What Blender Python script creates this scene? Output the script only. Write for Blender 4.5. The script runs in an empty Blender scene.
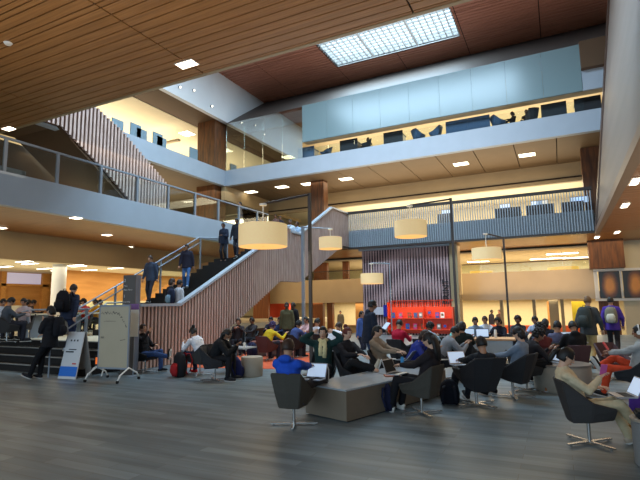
import bpy, bmesh, math, random
from mathutils import Vector, Matrix, noise
random.seed(7)
SC = bpy.context.scene
COL = SC.collection
TS = bpy.data.scenes.new('scratch')
PI = math.pi
# ------------------------------------------------------------------ camera frame
F = 478.0; CX, CY = 320.0, 240.0; H = 1.68
def _ray(px, py):
    return Vector((px - CX, py - CY, F)).normalized()
_Y = _ray(560, 300); _X = -_ray(-651, 318); _X = (_X - _Y * _X.dot(_Y)).normalized(); _Z = _X.cross(_Y)
if _Z.y > 0: _Z = -_Z
RW = Matrix((_X, _Y, _Z))            # world = RW @ cam   (cam: x right, y down, z forward)
CAM = Vector((0, 0, H))
def _d(px, py): return RW @ Vector((px - CX, py - CY, F))
def zat(px, py, z): v = _d(px, py); return CAM + v * ((z - H) / v.z)
def xat(px, py, x): v = _d(px, py); return CAM + v * (x / v.x)
def yat(px, py, y): v = _d(px, py); return CAM + v * (y / v.y)
def hor(px): return 303.6 - 0.015 * (px - 320)
def at(px, D, z=0.0):
    v = _d(px, hor(px)) / F
    p = CAM + v * D
    return Vector((p.x, p.y, z))

# ------------------------------------------------------------------ materials
MATS = {}
def mat(name, col, rough=0.6, metal=0.0, var=0.0, scale=6.0, emit=None, estr=0.0, alpha=1.0, trans=0.0, spec=0.5, stretch=(1, 1, 1), bump=0.0, col2=None):
    if name in MATS: return MATS[name]
    m = bpy.data.materials.new(name); m.use_nodes = True
    nt = m.node_tree; b = nt.nodes['Principled BSDF']
    b.inputs['Base Color'].default_value = (*col, 1)
    b.inputs['Roughness'].default_value = rough
    b.inputs['Metallic'].default_value = metal
    b.inputs['Specular IOR Level'].default_value = spec
    b.inputs['Transmission Weight'].default_value = trans
    b.inputs['Alpha'].default_value = alpha
    if emit:
        b.inputs['Emission Color'].default_value = (*emit, 1)
        b.inputs['Emission Strength'].default_value = estr
    if var > 0 or bump > 0 or col2:
        tc = nt.nodes.new('ShaderNodeTexCoord'); mp = nt.nodes.new('ShaderNodeMapping')
        mp.inputs['Scale'].default_value = stretch
        nz = nt.nodes.new('ShaderNodeTexNoise'); nz.inputs['Scale'].default_value = scale; nz.inputs['Detail'].default_value = 3
        nt.links.new(tc.outputs['Object'], mp.inputs['Vector']); nt.links.new(mp.outputs['Vector'], nz.inputs['Vector'])
        if var > 0 or col2:
            cr = nt.nodes.new('ShaderNodeValToRGB')
            c2 = col2 if col2 else tuple(min(1, c * (1 + var)) for c in col)
            c1 = col if col2 else tuple(c * (1 - var) for c in col)
            cr.color_ramp.elements[0].position = 0.32; cr.color_ramp.elements[1].position = 0.68
            cr.color_ramp.elements[0].color = (*c1, 1); cr.color_ramp.elements[1].color = (*c2, 1)
            nt.links.new(nz.outputs['Fac'], cr.inputs['Fac']); nt.links.new(cr.outputs['Color'], b.inputs['Base Color'])
        if bump > 0:
            bp = nt.nodes.new('ShaderNodeBump'); bp.inputs['Strength'].default_value = bump; bp.inputs['Distance'].default_value = 0.02
            nt.links.new(nz.outputs['Fac'], bp.inputs['Height']); nt.links.new(bp.outputs['Normal'], b.inputs['Normal'])
    MATS[name] = m
    return m
def s(r, g, b):  # sRGB 0-255 to linear
    f = lambda c: (c / 255 / 12.92) if c / 255 <= 0.04045 else ((c / 255 + 0.055) / 1.055) ** 2.4
    return (f(r), f(g), f(b))
def floor_mat():
    m = bpy.data.materials.new('grey_plank_floor'); m.use_nodes = True; nt = m.node_tree; b = nt.nodes['Principled BSDF']
    tc = nt.nodes.new('ShaderNodeTexCoord')
    br = nt.nodes.new('ShaderNodeTexBrick')
    br.offset = 0.37; br.inputs['Scale'].default_value = 1.0
    br.inputs['Brick Width'].default_value = 1.3; br.inputs['Row Height'].default_value = 0.17; br.inputs['Mortar Size'].default_value = 0.003
    br.inputs['Color1'].default_value = (*s(90, 105, 113), 1); br.inputs['Color2'].default_value = (*s(120, 134, 140), 1); br.inputs['Mortar'].default_value = (*s(90, 88, 84), 1)
    nt.links.new(tc.outputs['Object'], br.inputs['Vector'])
    mp = nt.nodes.new('ShaderNodeMapping'); mp.inputs['Scale'].default_value = (0.5, 5, 1)
    nz = nt.nodes.new('ShaderNodeTexNoise'); nz.inputs['Scale'].default_value = 1.3; nz.inputs['Detail'].default_value = 5
    nt.links.new(tc.outputs['Object'], mp.inputs['Vector']); nt.links.new(mp.outputs['Vector'], nz.inputs['Vector'])
    cr = nt.nodes.new('ShaderNodeValToRGB'); cr.color_ramp.elements[0].position = 0.3; cr.color_ramp.elements[1].position = 0.72
    cr.color_ramp.elements[0].color = (0.62, 0.61, 0.6, 1); cr.color_ramp.elements[1].color = (1.12, 1.12, 1.1, 1)
    nt.links.new(nz.outputs['Fac'], cr.inputs['Fac'])
    mx = nt.nodes.new('ShaderNodeMix'); mx.data_type = 'RGBA'; mx.blend_type = 'MULTIPLY'; mx.inputs[0].default_value = 1
    nt.links.new(br.outputs['Color'], mx.inputs[6]); nt.links.new(cr.outputs['Color'], mx.inputs[7])
    nt.links.new(mx.outputs[2], b.inputs['Base Color'])
    b.inputs['Roughness'].default_value = 0.42
    return m
def glass_mat(name, tint=(0.9, 0.97, 0.97), refl=0.12, rough=0.0):
    m = bpy.data.materials.new(name); m.use_nodes = True; nt = m.node_tree; nt.nodes.clear()
    o = nt.nodes.new('ShaderNodeOutputMaterial'); t = nt.nodes.new('ShaderNodeBsdfTransparent'); g = nt.nodes.new('ShaderNodeBsdfGlossy')
    t.inputs['Color'].default_value = (*tint, 1); g.inputs['Roughness'].default_value = rough; g.inputs['Color'].default_value = (1, 1, 1, 1)
    mx = nt.nodes.new('ShaderNodeMixShader'); fr = nt.nodes.new('ShaderNodeFresnel'); fr.inputs['IOR'].default_value = 1.22 if refl < .1 else 1.45
    ad = nt.nodes.new('ShaderNodeMath'); ad.operation = 'ADD'; ad.use_clamp = True; ad.inputs[1].default_value = refl
    nt.links.new(fr.outputs[0], ad.inputs[0]); nt.links.new(ad.outputs[0], mx.inputs[0])
    nt.links.new(t.outputs[0], mx.inputs[1]); nt.links.new(g.outputs[0], mx.inputs[2]); nt.links.new(mx.outputs[0], o.inputs[0])
    MATS[name] = m
    return m
def wood(name, c1, c2, rough=0.5, scale=2.0, stretch=(0.35, 9, 9), spec=0.4):
    return mat(name, s(*c1), rough, scale=scale, stretch=stretch, col2=s(*c2), spec=spec)

M_floor = floor_mat()
M_plank = wood('warm_wood_ceiling', (140, 98, 54), (168, 120, 70), 0.5)
M_plankdark = mat('ceiling_gap', s(38, 24, 14), 0.9)
M_soffit = wood('wood_soffit', (120, 78, 38), (150, 102, 54), 0.35)
M_roof = wood('reddish_slats', (150, 98, 78), (182, 124, 100), 0.6)
M_fascia = mat('painted_fascia', s(158, 168, 178), 0.5, var=0.03, scale=1.5)
M_fasciadk = mat('taupe_paint', s(80, 71, 65), 0.6, var=0.05, scale=1.0)
M_white = mat('white_wall', s(226, 228, 228), 0.6, var=0.02, scale=1.0)
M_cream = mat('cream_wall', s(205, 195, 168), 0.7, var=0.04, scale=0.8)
M_beige = mat('beige_panel', s(158, 138, 104), 0.5, var=0.05, scale=0.8)
M_panel = mat('soffit_panel', s(116, 96, 72), 0.6, var=0.05, scale=1.0)
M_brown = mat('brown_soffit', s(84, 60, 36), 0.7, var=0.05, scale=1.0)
M_slat = wood('pale_pink_wood_slat', (172, 144, 132), (198, 172, 160), 0.55, 3, (6, 6, 0.6))
M_slatback = wood('dark_slat_backing', (70, 46, 34), (92, 60, 44), 0.8, 2, (1, 1, 1))
M_slatmauve = wood('mauve_slat', (172, 142, 142), (198, 168, 166), 0.55, 3, (6, 6, 0.6))
M_slatmauveback = mat('mauve_backing', s(70, 50, 54), 0.8)
M_colwood = wood('dark_wood_column', (70, 42, 22), (112, 68, 34), 0.5, 3, (3, 3, 0.4))
M_orangewood = wood('orange_wood_wall', (184, 128, 66), (202, 146, 80), 0.5, 1.5, (0.5, 0.5, 4))
M_redwood = wood('red_brown_door_wood', (112, 60, 26), (140, 80, 36), 0.45, 2, (5, 5, 0.5))
M_black = mat('black_rubber', s(22, 21, 21), 0.8)
M_nosing = mat('nosing_strip', s(120, 120, 116), 0.6)
M_steel = mat('grey_painted_steel', s(140, 148, 158), 0.4, 0.3)
M_steeldk = mat('dark_bronze_steel', s(66, 58, 54), 0.45, 0.4)
M_cap = mat('pale_blue_steel_cap', s(168, 178, 188), 0.35, 0.1)
M_fin = mat('blue_grey_fin', s(160, 168, 176), 0.45, 0.1)
M_finback = mat('fin_backing', s(138, 144, 148), 0.6)
M_chrome = mat('brushed_chrome', s(180, 178, 174), 0.25, 0.9)
M_glass = glass_mat('clear_glass', (0.90, 0.96, 0.96), 0.012)
M_glassrefl = glass_mat('reflective_glass', (0.62, 0.68, 0.62), 0.30)
M_blueglass = mat('blue_spandrel_glass', s(116, 138, 142), 0.22, 0.0, spec=0.6)
M_orange = mat('orange_carpet', s(196, 84, 44), 0.95, var=0.1, scale=30)
M_lightwarm = mat('warm_light_panel', (1, 1, 1), emit=(1.0, 0.86, 0.62), estr=6.0)
M_linear = mat('linear_light_panel', (1, 1, 1), emit=(1.0, 0.93, 0.75), estr=7.0)
M_spot = mat('bright_downlight', (1, 1, 1), emit=(1.0, 0.82, 0.6), estr=10.0)
M_sky = mat('skylight_glazing', (1, 1, 1), emit=(0.60, 0.84, 1.0), estr=2.3)
M_shade = mat('fabric_drum_shade', s(222, 196, 150), 0.8, emit=s(255, 220, 155), estr=0.42, var=0.03, scale=20)
M_shadew = mat('yellow_drum_shade', s(230, 196, 120), 0.8, emit=s(255, 196, 80), estr=0.75)
M_diff = mat('shade_diffuser', s(240, 225, 200), 0.8, emit=s(255, 220, 160), estr=1.1)
M_chair = mat('dark_grey_upholstery', s(48, 45, 44), 0.75, var=0.08, scale=40)
M_chairblk = mat('black_upholstery', s(30, 30, 34), 0.7, var=0.08, scale=40)
M_chairmar = mat('maroon_upholstery', s(74, 46, 48), 0.75, var=0.08, scale=40)
M_olive = mat('olive_grey_upholstery', s(60, 56, 48), 0.75, var=0.08, scale=40)
M_tabletop = mat('grey_laminate', s(172, 180, 186), 0.22, var=0.03, scale=5)
M_tableside = mat('taupe_laminate', s(116, 104, 88), 0.5, var=0.05, scale=5)
M_stone = mat('pale_taupe_drum', s(150, 142, 128), 0.6, var=0.05, scale=5)
M_bench = mat('grey_bench_fabric', s(96, 92, 92), 0.8, var=0.05, scale=20)
M_screen = mat('laptop_screen', s(200, 215, 235), 0.3, emit=s(190, 215, 245), estr=0.55)
M_screenw = mat('bright_screen', s(250, 240, 220), 0.3, emit=s(255, 235, 190), estr=1.4)
M_alu = mat('aluminium', s(170, 174, 180), 0.35, 0.6)
M_paper = mat('white_paper', s(225, 225, 220), 0.7)
M_wbd = mat('whiteboard_surface', s(176, 164, 140), 0.3, var=0.03, scale=2)
M_ink = mat('ink', s(40, 38, 42), 0.7)
M_signdk = mat('bronze_sign_face', s(72, 62, 54), 0.5)
M_signside = mat('blue_grey_sign_side', s(98, 108, 124), 0.5)
M_signtext = mat('pale_sign_text', s(200, 196, 190), 0.6)
M_signblue = mat('sign_blue', s(40, 110, 200), 0.5)
M_signwhite = mat('sign_white', s(205, 205, 205), 0.5)
M_redorange = mat('red_orange_lacquer', s(226, 66, 28), 0.45, emit=s(226, 60, 20), estr=0.0)
M_yellow = mat('yellow_panel', s(200, 176, 24), 0.6)
M_pinkpanel = mat('pink_panel', s(226, 150, 130), 0.6)

# ------------------------------------------------------------------ mesh helpers
class MB:
    def __init__(self): self.v = []; self.f = []; self.mi = []; self.cur = 0
    def add(self, vs, fs):
        o = len(self.v); self.v += [tuple(p) for p in vs]; self.f += [tuple(i + o for i in q) for q in fs]; self.mi += [self.cur] * len(fs)
        return self
    def box(self, x0, x1, y0, y1, z0, z1):
        return self.add([(x0, y0, z0), (x1, y0, z0), (x1, y1, z0), (x0, y1, z0), (x0, y0, z1), (x1, y0, z1), (x1, y1, z1), (x0, y1, z1)],
                        [(0, 3, 2, 1), (4, 5, 6, 7), (0, 1, 5, 4), (1, 2, 6, 5), (2, 3, 7, 6), (3, 0, 4, 7)])
    def obox(self, m, sx, sy, sz):
        vs = [m @ Vector((a * sx / 2, b * sy / 2, c * sz / 2)) for a, b, c in ((-1, -1, -1), (1, -1, -1), (1, 1, -1), (-1, 1, -1), (-1, -1, 1), (1, -1, 1), (1, 1, 1), (-1, 1, 1))]
        return self.add(vs, [(0, 3, 2, 1), (4, 5, 6, 7), (0, 1, 5, 4), (1, 2, 6, 5), (2, 3, 7, 6), (3, 0, 4, 7)])
    def prism(self, poly, axis, a, b):
        # poly: 2D points; axis 'x': (y,z) extruded over x ; 'y': (x,z); 'z': (x,y)
        mk = {'x': lambda p, t: (t, p[0], p[1]), 'y': lambda p, t: (p[0], t, p[1]), 'z': lambda p, t: (p[0], p[1], t)}[axis]
        n = len(poly)
        return self.add([mk(p, a) for p in poly] + [mk(p, b) for p in poly],
                        [tuple(range(n))[::-1], tuple(range(n, 2 * n))] + [(i, (i + 1) % n, n + (i + 1) % n, n + i) for i in range(n)])
    def cyl(self, p0, p1, r0, r1=None, n=12, sq=1.0):
        p0, p1 = Vector(p0), Vector(p1); r1 = r0 if r1 is None else r1
        ax = (p1 - p0).normalized(); u = ax.orthogonal().normalized()
        if abs(ax.z) < 0.99: u = Vector((0, 0, 1)).cross(ax).normalized()
        w = ax.cross(u)
        vs = []
        for p, r in ((p0, r0), (p1, r1)):
            for k in range(n):
                t = 2 * PI * k / n; vs.append(p + u * (r * math.cos(t)) + w * (r * sq * math.sin(t)))
        return self.add(vs, [tuple(range(n))[::-1], tuple(range(n, 2 * n))] + [(i, (i + 1) % n, n + (i + 1) % n, n + i) for i in range(n)])
    def tube(self, pts, rs, n=8, sq=1.0, up=None):
        pts = [Vector(p) for p in pts]
        if not hasattr(rs, '__len__'): rs = [rs] * len(pts)
        vs = []; fs = []
        for i, p in enumerate(pts):
            ax = (pts[min(i + 1, len(pts) - 1)] - pts[max(i - 1, 0)]).normalized()
            ref = Vector(up) if up else (Vector((0, 0, 1)) if abs(ax.z) < 0.9 else Vector((0, 1, 0)))
            u = ref.cross(ax).normalized(); w = ax.cross(u)
            r = rs[i]; ra, rb = (r if hasattr(r, '__len__') else (r, r * sq))
            for k in range(n):
                t = 2 * PI * k / n; vs.append(p + u * (ra * math.cos(t)) + w * (rb * math.sin(t)))
        for i in range(len(pts) - 1):
            for k in range(n):
                a = i * n + k; b = i * n + (k + 1) % n; fs.append((a, b, b + n, a + n))
        fs.append(tuple(range(n))[::-1]); fs.append(tuple(range((len(pts) - 1) * n, len(pts) * n)))
        return self.add(vs, fs)
    def sph(self, c, r, m=None, nu=12, nv=8):
        rx, ry, rz = r if hasattr(r, '__len__') else (r, r, r); c = Vector(c)
        vs = [Vector((0, 0, rz))]
        for i in range(1, nv):
            ph = PI * i / nv
            for k in range(nu):
                t = 2 * PI * k / nu; vs.append(Vector((rx * math.sin(ph) * math.cos(t), ry * math.sin(ph) * math.sin(t), rz * math.cos(ph))))
        vs.append(Vector((0, 0, -rz)))
        fs = [(0, 1 + k, 1 + (k + 1) % nu) for k in range(nu)]
        for i in range(nv - 2):
            for k in range(nu):
                a = 1 + i * nu + k; b = 1 + i * nu + (k + 1) % nu; fs.append((a, a + nu, b + nu, b))
        e = len(vs) - 1; o = 1 + (nv - 2) * nu
        fs += [(o + k, e, o + (k + 1) % nu) for k in range(nu)]
        if m is not None: vs = [m @ v for v in vs]
        return self.add([v + c for v in vs], fs)
    def lathe(self, prof, c=(0, 0, 0), n=24):
        vs = []; fs = []
        for r, z in prof:
            for k in range(n):
                t = 2 * PI * k / n; vs.append((c[0] + r * math.cos(t), c[1] + r * math.sin(t), c[2] + z))
        for i in range(len(prof) - 1):
            for k in range(n):
                a = i * n + k; b = i * n + (k + 1) % n; fs.append((a, b, b + n, a + n))
        fs.append(tuple(range(n))[::-1]); fs.append(tuple(range((len(prof) - 1) * n, len(prof) * n)))
        return self.add(vs, fs)
    def mesh(self, name, mats, smooth=False):
        me = bpy.data.meshes.new(name); me.from_pydata(self.v, [], self.f)
        for m in (mats if isinstance(mats, (list, tuple)) else [mats]): me.materials.append(m)
        if any(self.mi): me.polygons.foreach_set('material_index', self.mi)
        bm = bmesh.new(); bm.from_mesh(me); bmesh.ops.recalc_face_normals(bm, faces=bm.faces); bm.to_mesh(me); bm.free()
        if smooth:
            me.polygons.foreach_set('use_smooth', [True] * len(me.polygons))
            if smooth == 'auto':
                try: me.set_sharp_from_angle(angle=math.radians(38))
                except Exception: pass
        me.update(); return me
    def build(self, name, mats, parent=None, smooth=False, bevel=0.0):
        me = self.mesh(name, mats, smooth)
        if bevel > 0:
            bm = bmesh.new(); bm.from_mesh(me)
            bmesh.ops.bevel(bm, geom=list(bm.edges), offset=bevel, segments=2, affect='EDGES', clamp_overlap=True)
            bm.to_mesh(me); bm.free()
        return obj(name, me, parent)
def obj(name, me, parent=None):
    o = bpy.data.objects.new(name, me); COL.objects.link(o)
    if parent is not None: o.parent = parent
    return o
def tag(o, label=None, cat=None, group=None, kind=None):
    if label: o['label'] = label
    if cat: o['category'] = cat
    if group: o['group'] = group
    if kind: o['kind'] = kind
    return o
def thing(name, label, cat, loc=(0, 0, 0), rz=0.0, group=None):
    o = bpy.data.objects.new(name, None); COL.objects.link(o)
    o.location = loc; o.rotation_euler = (0, 0, rz); o.empty_display_size = 0.1
    return tag(o, label, cat, group)
def struct(name, mb, m, parent=None, smooth=False):
    o = mb.build(name, m, parent, smooth)
    if parent is None: o['kind'] = 'structure'
    return o
def copy_tree(o, parent=None):
    c = o.copy(); COL.objects.link(c); c.parent = parent
    for ch in list(o.children): copy_tree(ch, c)
    return c
def text_mesh(txt, size, m, parent, loc, rot, name='lettering', extrude=0.002, align='LEFT'):
    cu = bpy.data.curves.new(name, 'FONT'); cu.body = txt; cu.size = size; cu.extrude = extrude; cu.align_x = align; cu.resolution_u = 2
    t = bpy.data.objects.new('tmp', cu); TS.collection.objects.link(t); TS.view_layers[0].update()
    dg = TS.view_layers[0].depsgraph; me = bpy.data.meshes.new_from_object(t.evaluated_get(dg)); bpy.data.objects.remove(t); bpy.data.curves.remove(cu)
    me.materials.clear(); me.materials.append(m)
    o = obj(name, me, parent); o.location = loc; o.rotation_euler = rot
    return o
# ------------------------------------------------------------------ PEOPLE (built first: the remesh steps are quick in a small scene)
def remesh(mb, voxel, name, smooth_it=2, wob=0.0, seed=0.0):
    me = bpy.data.meshes.new(name); me.from_pydata(mb.v, [], mb.f)
    bm = bmesh.new(); bm.from_mesh(me); bmesh.ops.recalc_face_normals(bm, faces=bm.faces); bm.to_mesh(me); bm.free()
    o = bpy.data.objects.new('tmp', me); TS.collection.objects.link(o)
    r = o.modifiers.new('r', 'REMESH'); r.mode = 'VOXEL'; r.voxel_size = voxel; r.use_smooth_shade = True
    k = o.modifiers.new('s', 'SMOOTH'); k.factor = 0.5; k.iterations = smooth_it
    TS.view_layers[0].update(); dg = TS.view_layers[0].depsgraph; out = bpy.data.meshes.new_from_object(o.evaluated_get(dg))
    bpy.data.objects.remove(o); bpy.data.meshes.remove(me)
    if wob > 0:
        nn = [0.0] * (3 * len(out.vertices)); out.vertices.foreach_get('normal', nn)
        for iv_, v in enumerate(out.vertices):
            p = v.co * 14 + Vector((seed, 0, 0)); q = Vector((v.co.x * 5, v.co.y * 5, v.co.z * 26 + seed))
            v.co += Vector(nn[3 * iv_:3 * iv_ + 3]) * (wob * (noise.noise(p) + 0.8 * noise.noise(q)))
    out.polygons.foreach_set('use_smooth', [True] * len(out.polygons))
    out.name = name
    return out
def ik(a, t, l1, l2, pole):
    a, t, pole = Vector(a), Vector(t), Vector(pole); d = t - a; L = min(d.length, (l1 + l2) * 0.995); L = max(L, abs(l1 - l2) + 0.02)
    dn = d.normalized(); x = (l1 * l1 - l2 * l2 + L * L) / (2 * L); h = math.sqrt(max(l1 * l1 - x * x, 0))
    pp = (pole - dn * pole.dot(dn)).normalized()
    return a + dn * x + pp * h, a + dn * L
POSES = {
 'stand': dict(pel=(0, 0, .93), lean=2, hp=5, feet=[(-.10, .0, .08), (.10, .03, .08)], hands=[(-.25, .04, .80), (.25, .04, .80)]),
 'standphone': dict(pel=(0, 0, .93), lean=4, hp=18, feet=[(-.10, .0, .08), (.10, .05, .08)], hands=[(-.08, .30, 1.15), (.24, .04, .80)]),
 'standhold': dict(pel=(0, 0, .93), lean=4, hp=12, feet=[(-.11, .0, .08), (.11, .03, .08)], hands=[(-.10, .32, 1.08), (.12, .32, 1.05)]),
 'leanrail': dict(pel=(0, 0, .88), lean=-4, hp=12, feet=[(-.09, .42, .08), (.09, .30, .08)], hands=[(-.06, .17, 1.32), (.10, .26, 1.02)]),
 'walk': dict(pel=(0, 0, .91), lean=5, hp=6, feet=[(-.09, .27, .08), (.09, -.28, .15)], hands=[(-.25, -.12, .86), (.25, .18, .90)]),
 'stairdown': dict(pel=(0, 0, .93), lean=2, hp=25, feet=[(-.09, .28, -.02), (.09, -.05, .08)], hands=[(-.27, .02, .84), (.27, .10, .86)]),
 'stairup': dict(pel=(0, 0, .93), lean=12, hp=8, feet=[(-.09, .30, .26), (.09, -.10, .08)], hands=[(-.25, .12, .92), (.25, -.05, .84)]),
 'sit': dict(pel=(0, -.10, .47), lean=-14, hp=20, feet=[(-.13, .46, .08), (.13, .42, .08)], hands=[(-.10, .27, .72), (.10, .27, .72)]),
 'sitwrite': dict(pel=(0, -.08, .47), lean=6, hp=30, feet=[(-.13, .40, .08), (.13, .36, .08)], hands=[(-.14, .36, .78), (.12, .38, .78)]),
 'sithunch': dict(pel=(0, -.06, .47), lean=28, hp=30, feet=[(-.15, .38, .08), (.15, .34, .08)], hands=[(-.12, .48, .76), (.10, .50, .76)]),
 'sitphone': dict(pel=(0, -.10, .47), lean=-8, hp=24, feet=[(-.12, .40, .08), (.12, .46, .08)], hands=[(-.06, .30, .92), (.07, .28, .90)]),
 'sitback': dict(pel=(0, -.04, .42), lean=-30, hp=16, feet=[(-.12, .60, .08), (.12, .52, .08)], hands=[(-.12, .26, .70), (.12, .26, .70)]),
 'feetup': dict(pel=(0, -.10, .45), lean=-16, hp=14, feet=[(.12, .86, .55), (.24, .90, .54)], hands=[(-.12, .30, .78), (.14, .32, .78)]),
 'legout': dict(pel=(0, -.06, .455), lean=-12, hp=4, feet=[(-.10, .42, .08), (.08, .84, .42)], hands=[(-.10, .24, .68), (.10, .16, 1.02)]),
 'crossed': dict(pel=(0, -.10, .43), lean=-18, hp=30, feet=[(-.10, .48, .08), (.02, .60, .18)], hands=[(-.12, .16, .66), (.05, .16, .80)]),
 'ankleknee': dict(pel=(0, -.10, .47), lean=-12, hp=12, feet=[(-.12, .44, .08), (-.10, .46, .52)], hands=[(-.04, .30, .74), (.12, .28, .76)]),
 'handshead': dict(pel=(0, -.08, .47), lean=-6, hp=12, feet=[(-.12, .42, .08), (.12, .42, .08)], hands=[(-.20, -.10, 1.12), (.20, -.10, 1.12)], elbow=[(-1, .5, -.1), (1, .5, -.1)]),
 'sitarms': dict(pel=(0, -.06, .47), lean=30, hp=18, feet=[(-.16, .36, .08), (.16, .34, .08)], hands=[(-.36, .48, .78), (.36, .48, .78)]),
}
CACHE = {}
def skeleton(pose):
    P = POSES[pose]; pel = Vector(P['pel']); ln = math.radians(P['lean'])
    up = Vector((0, math.sin(ln), math.cos(ln))); fw = Vector((0, math.cos(ln), -math.sin(ln)))
    sit = pel.z < .8
    # spine curve
    tl = .46 if sit else .50; ch = pel + up * .30; sh = pel + up * tl + (fw * .02 if not sit else fw * .0)
    if P['lean'] > 20: sh = sh + Vector((0, .03, -.03))
    nk = sh + up * .05 + Vector((0, .01, .01)); ha = math.radians(P['hp'])
    hup = Vector((0, math.sin(ha) , math.cos(ha)))
    hc = nk + hup * .065 + Vector((0, .02, .070))
    S = dict(pel=pel, ch=ch, sh=sh, nk=nk, hc=hc, up=up, fw=fw, ha=ha)
    for i, sx in enumerate((-1, 1)):
        hip = pel + Vector((sx * .09, 0, -.02)); ft = Vector(P['feet'][i])
        kn, an = ik(hip, ft, .44, .43, (sx * .12, 1, .35) if sit else (0, 1, .0))
        so = sh + Vector((sx * .162, 0, -.03)); hd = Vector(P['hands'][i])
        pole = P['elbow'][i] if 'elbow' in P else (sx * .7, -.6, -1)
        el, wr = ik(so, hd, .285, .25, pole)
        S[i] = dict(hip=hip, kn=kn, an=an, so=so, el=el, wr=wr, sx=sx, sit=sit)
    return S
def limb(mb, a, b, r0, r1, n=10):
    a, b = Vector(a), Vector(b); m = a.lerp(b, .35)
    mb.tube([a, m, b], [r0, (r0 * .68 + r1 * .32) * 1.04, r1], n); mb.sph(a, r0, nu=n, nv=6); mb.sph(b, r1, nu=n, nv=6)
def torso(mb, S, g=0.0, low=False, fem=False):
    up = S['up']; p = S['pel']
    w = [.160, .142 if not fem else .128, .150, .162, .138, .07]; dd = [.118, .105, .112, .118, .088, .06]
    hs = [-.07, .12, .27, .40, .485, .545]
    if p.z < .8: hs = [h * .92 for h in hs]
    if low: hs[0] = -.14
    pts = [p + up * h for h in hs]
    ex = [.022, .012, 0, 0, 0, 0] if low else [0] * 6
    mb.tube(pts, [(a + g + e_, b + g + e_) for a, b, e_ in zip(w, dd, ex)], 16, up=(0, 1, 0) if abs(up.z) > .3 else None)
def hand(mb, S, i, near):
    A = S[i]; d = (A['wr'] - A['el']).normalized(); sx = A['sx']
    side = Vector((sx, 0, 0)); side = (side - d * side.dot(d)).normalized(); nrm = d.cross(side).normalized()
    if nrm.z > 0: nrm = -nrm     # palm side faces down
    w = A['wr']; pc = w + d * .045
    m = Matrix((side, d, nrm)).transposed()
    mb.sph(pc, (.040, .052, .016), m, 10, 6)
    L = [.068, .078, .072, .056]; off = [-.028, -.010, .009, .027]
    for k in range(4):
        f0 = w + d * .082 - side * off[k] * 1.0; c = 0.25 + 0.08 * k
        f1 = f0 + (d * math.cos(c) + nrm * math.sin(c)).normalized() * L[k] * .5
        f2 = f1 + (d * math.cos(c * 2.8) + nrm * math.sin(c * 2.8)).normalized() * L[k] * .5
        mb.tube([f0 - d * .02, f0, f1, f2], [.0085, .009, .008, .0065], 6)
    t0 = w + d * .03 - side * .032; t1 = t0 + (d * .7 - side * .6 + nrm * .3).normalized() * .034; t2 = t1 + (d * .95 - side * .1 + nrm * .4).normalized() * .028
    mb.tube([w + d * .015 - side * .015, t0, t1, t2], [.012, .012, .0105, .008], 6)
def head_matrix(S, yaw):
    return Matrix.Translation(S['hc']) @ Matrix.Rotation(yaw, 4, 'Z') @ Matrix.Rotation(-S['ha'], 4, 'X')
def head_pts(mb, M, sc=1.0, nu=24, nv=16, clip=None, grow=0.0):
    rx, ry, rz = .079 + grow, .098 + grow, .119 + grow
    vs = []; 
    def P(ph, t):
        x, y, z = math.sin(ph) * math.cos(t), math.sin(ph) * math.sin(t), math.cos(ph)
        X, Y, Z = x * rx, y * ry, z * rz
        if z < 0:
            k = (-z) ** 1.4; X *= 1 - .30 * k; Y = Y * (1 - .25 * k) + .018 * k
            if y < 0: Y *= 1 - .25 * k
        if y > .5 and -.15 < z < .25: Y -= .006 * (1 - abs(z - .05) / .2) * (1 if abs(x) > .2 else .2)
        return M @ Vector((X, Y, Z))
    vs = [P(0, 0)]
    for i in range(1, nv):
        for k in range(nu): vs.append(P(PI * i / nv, 2 * PI * k / nu))
    vs.append(P(PI, 0))
    fs = [(0, 1 + k, 1 + (k + 1) % nu) for k in range(nu)]
    for i in range(nv - 2):
        for k in range(nu):
            a = 1 + i * nu + k; b = 1 + i * nu + (k + 1) % nu; fs.append((a, a + nu, b + nu, b))
    e = len(vs) - 1; o = 1 + (nv - 2) * nu; fs += [(o + k, e, o + (k + 1) % nu) for k in range(nu)]
    mb.add(vs, fs)
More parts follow.
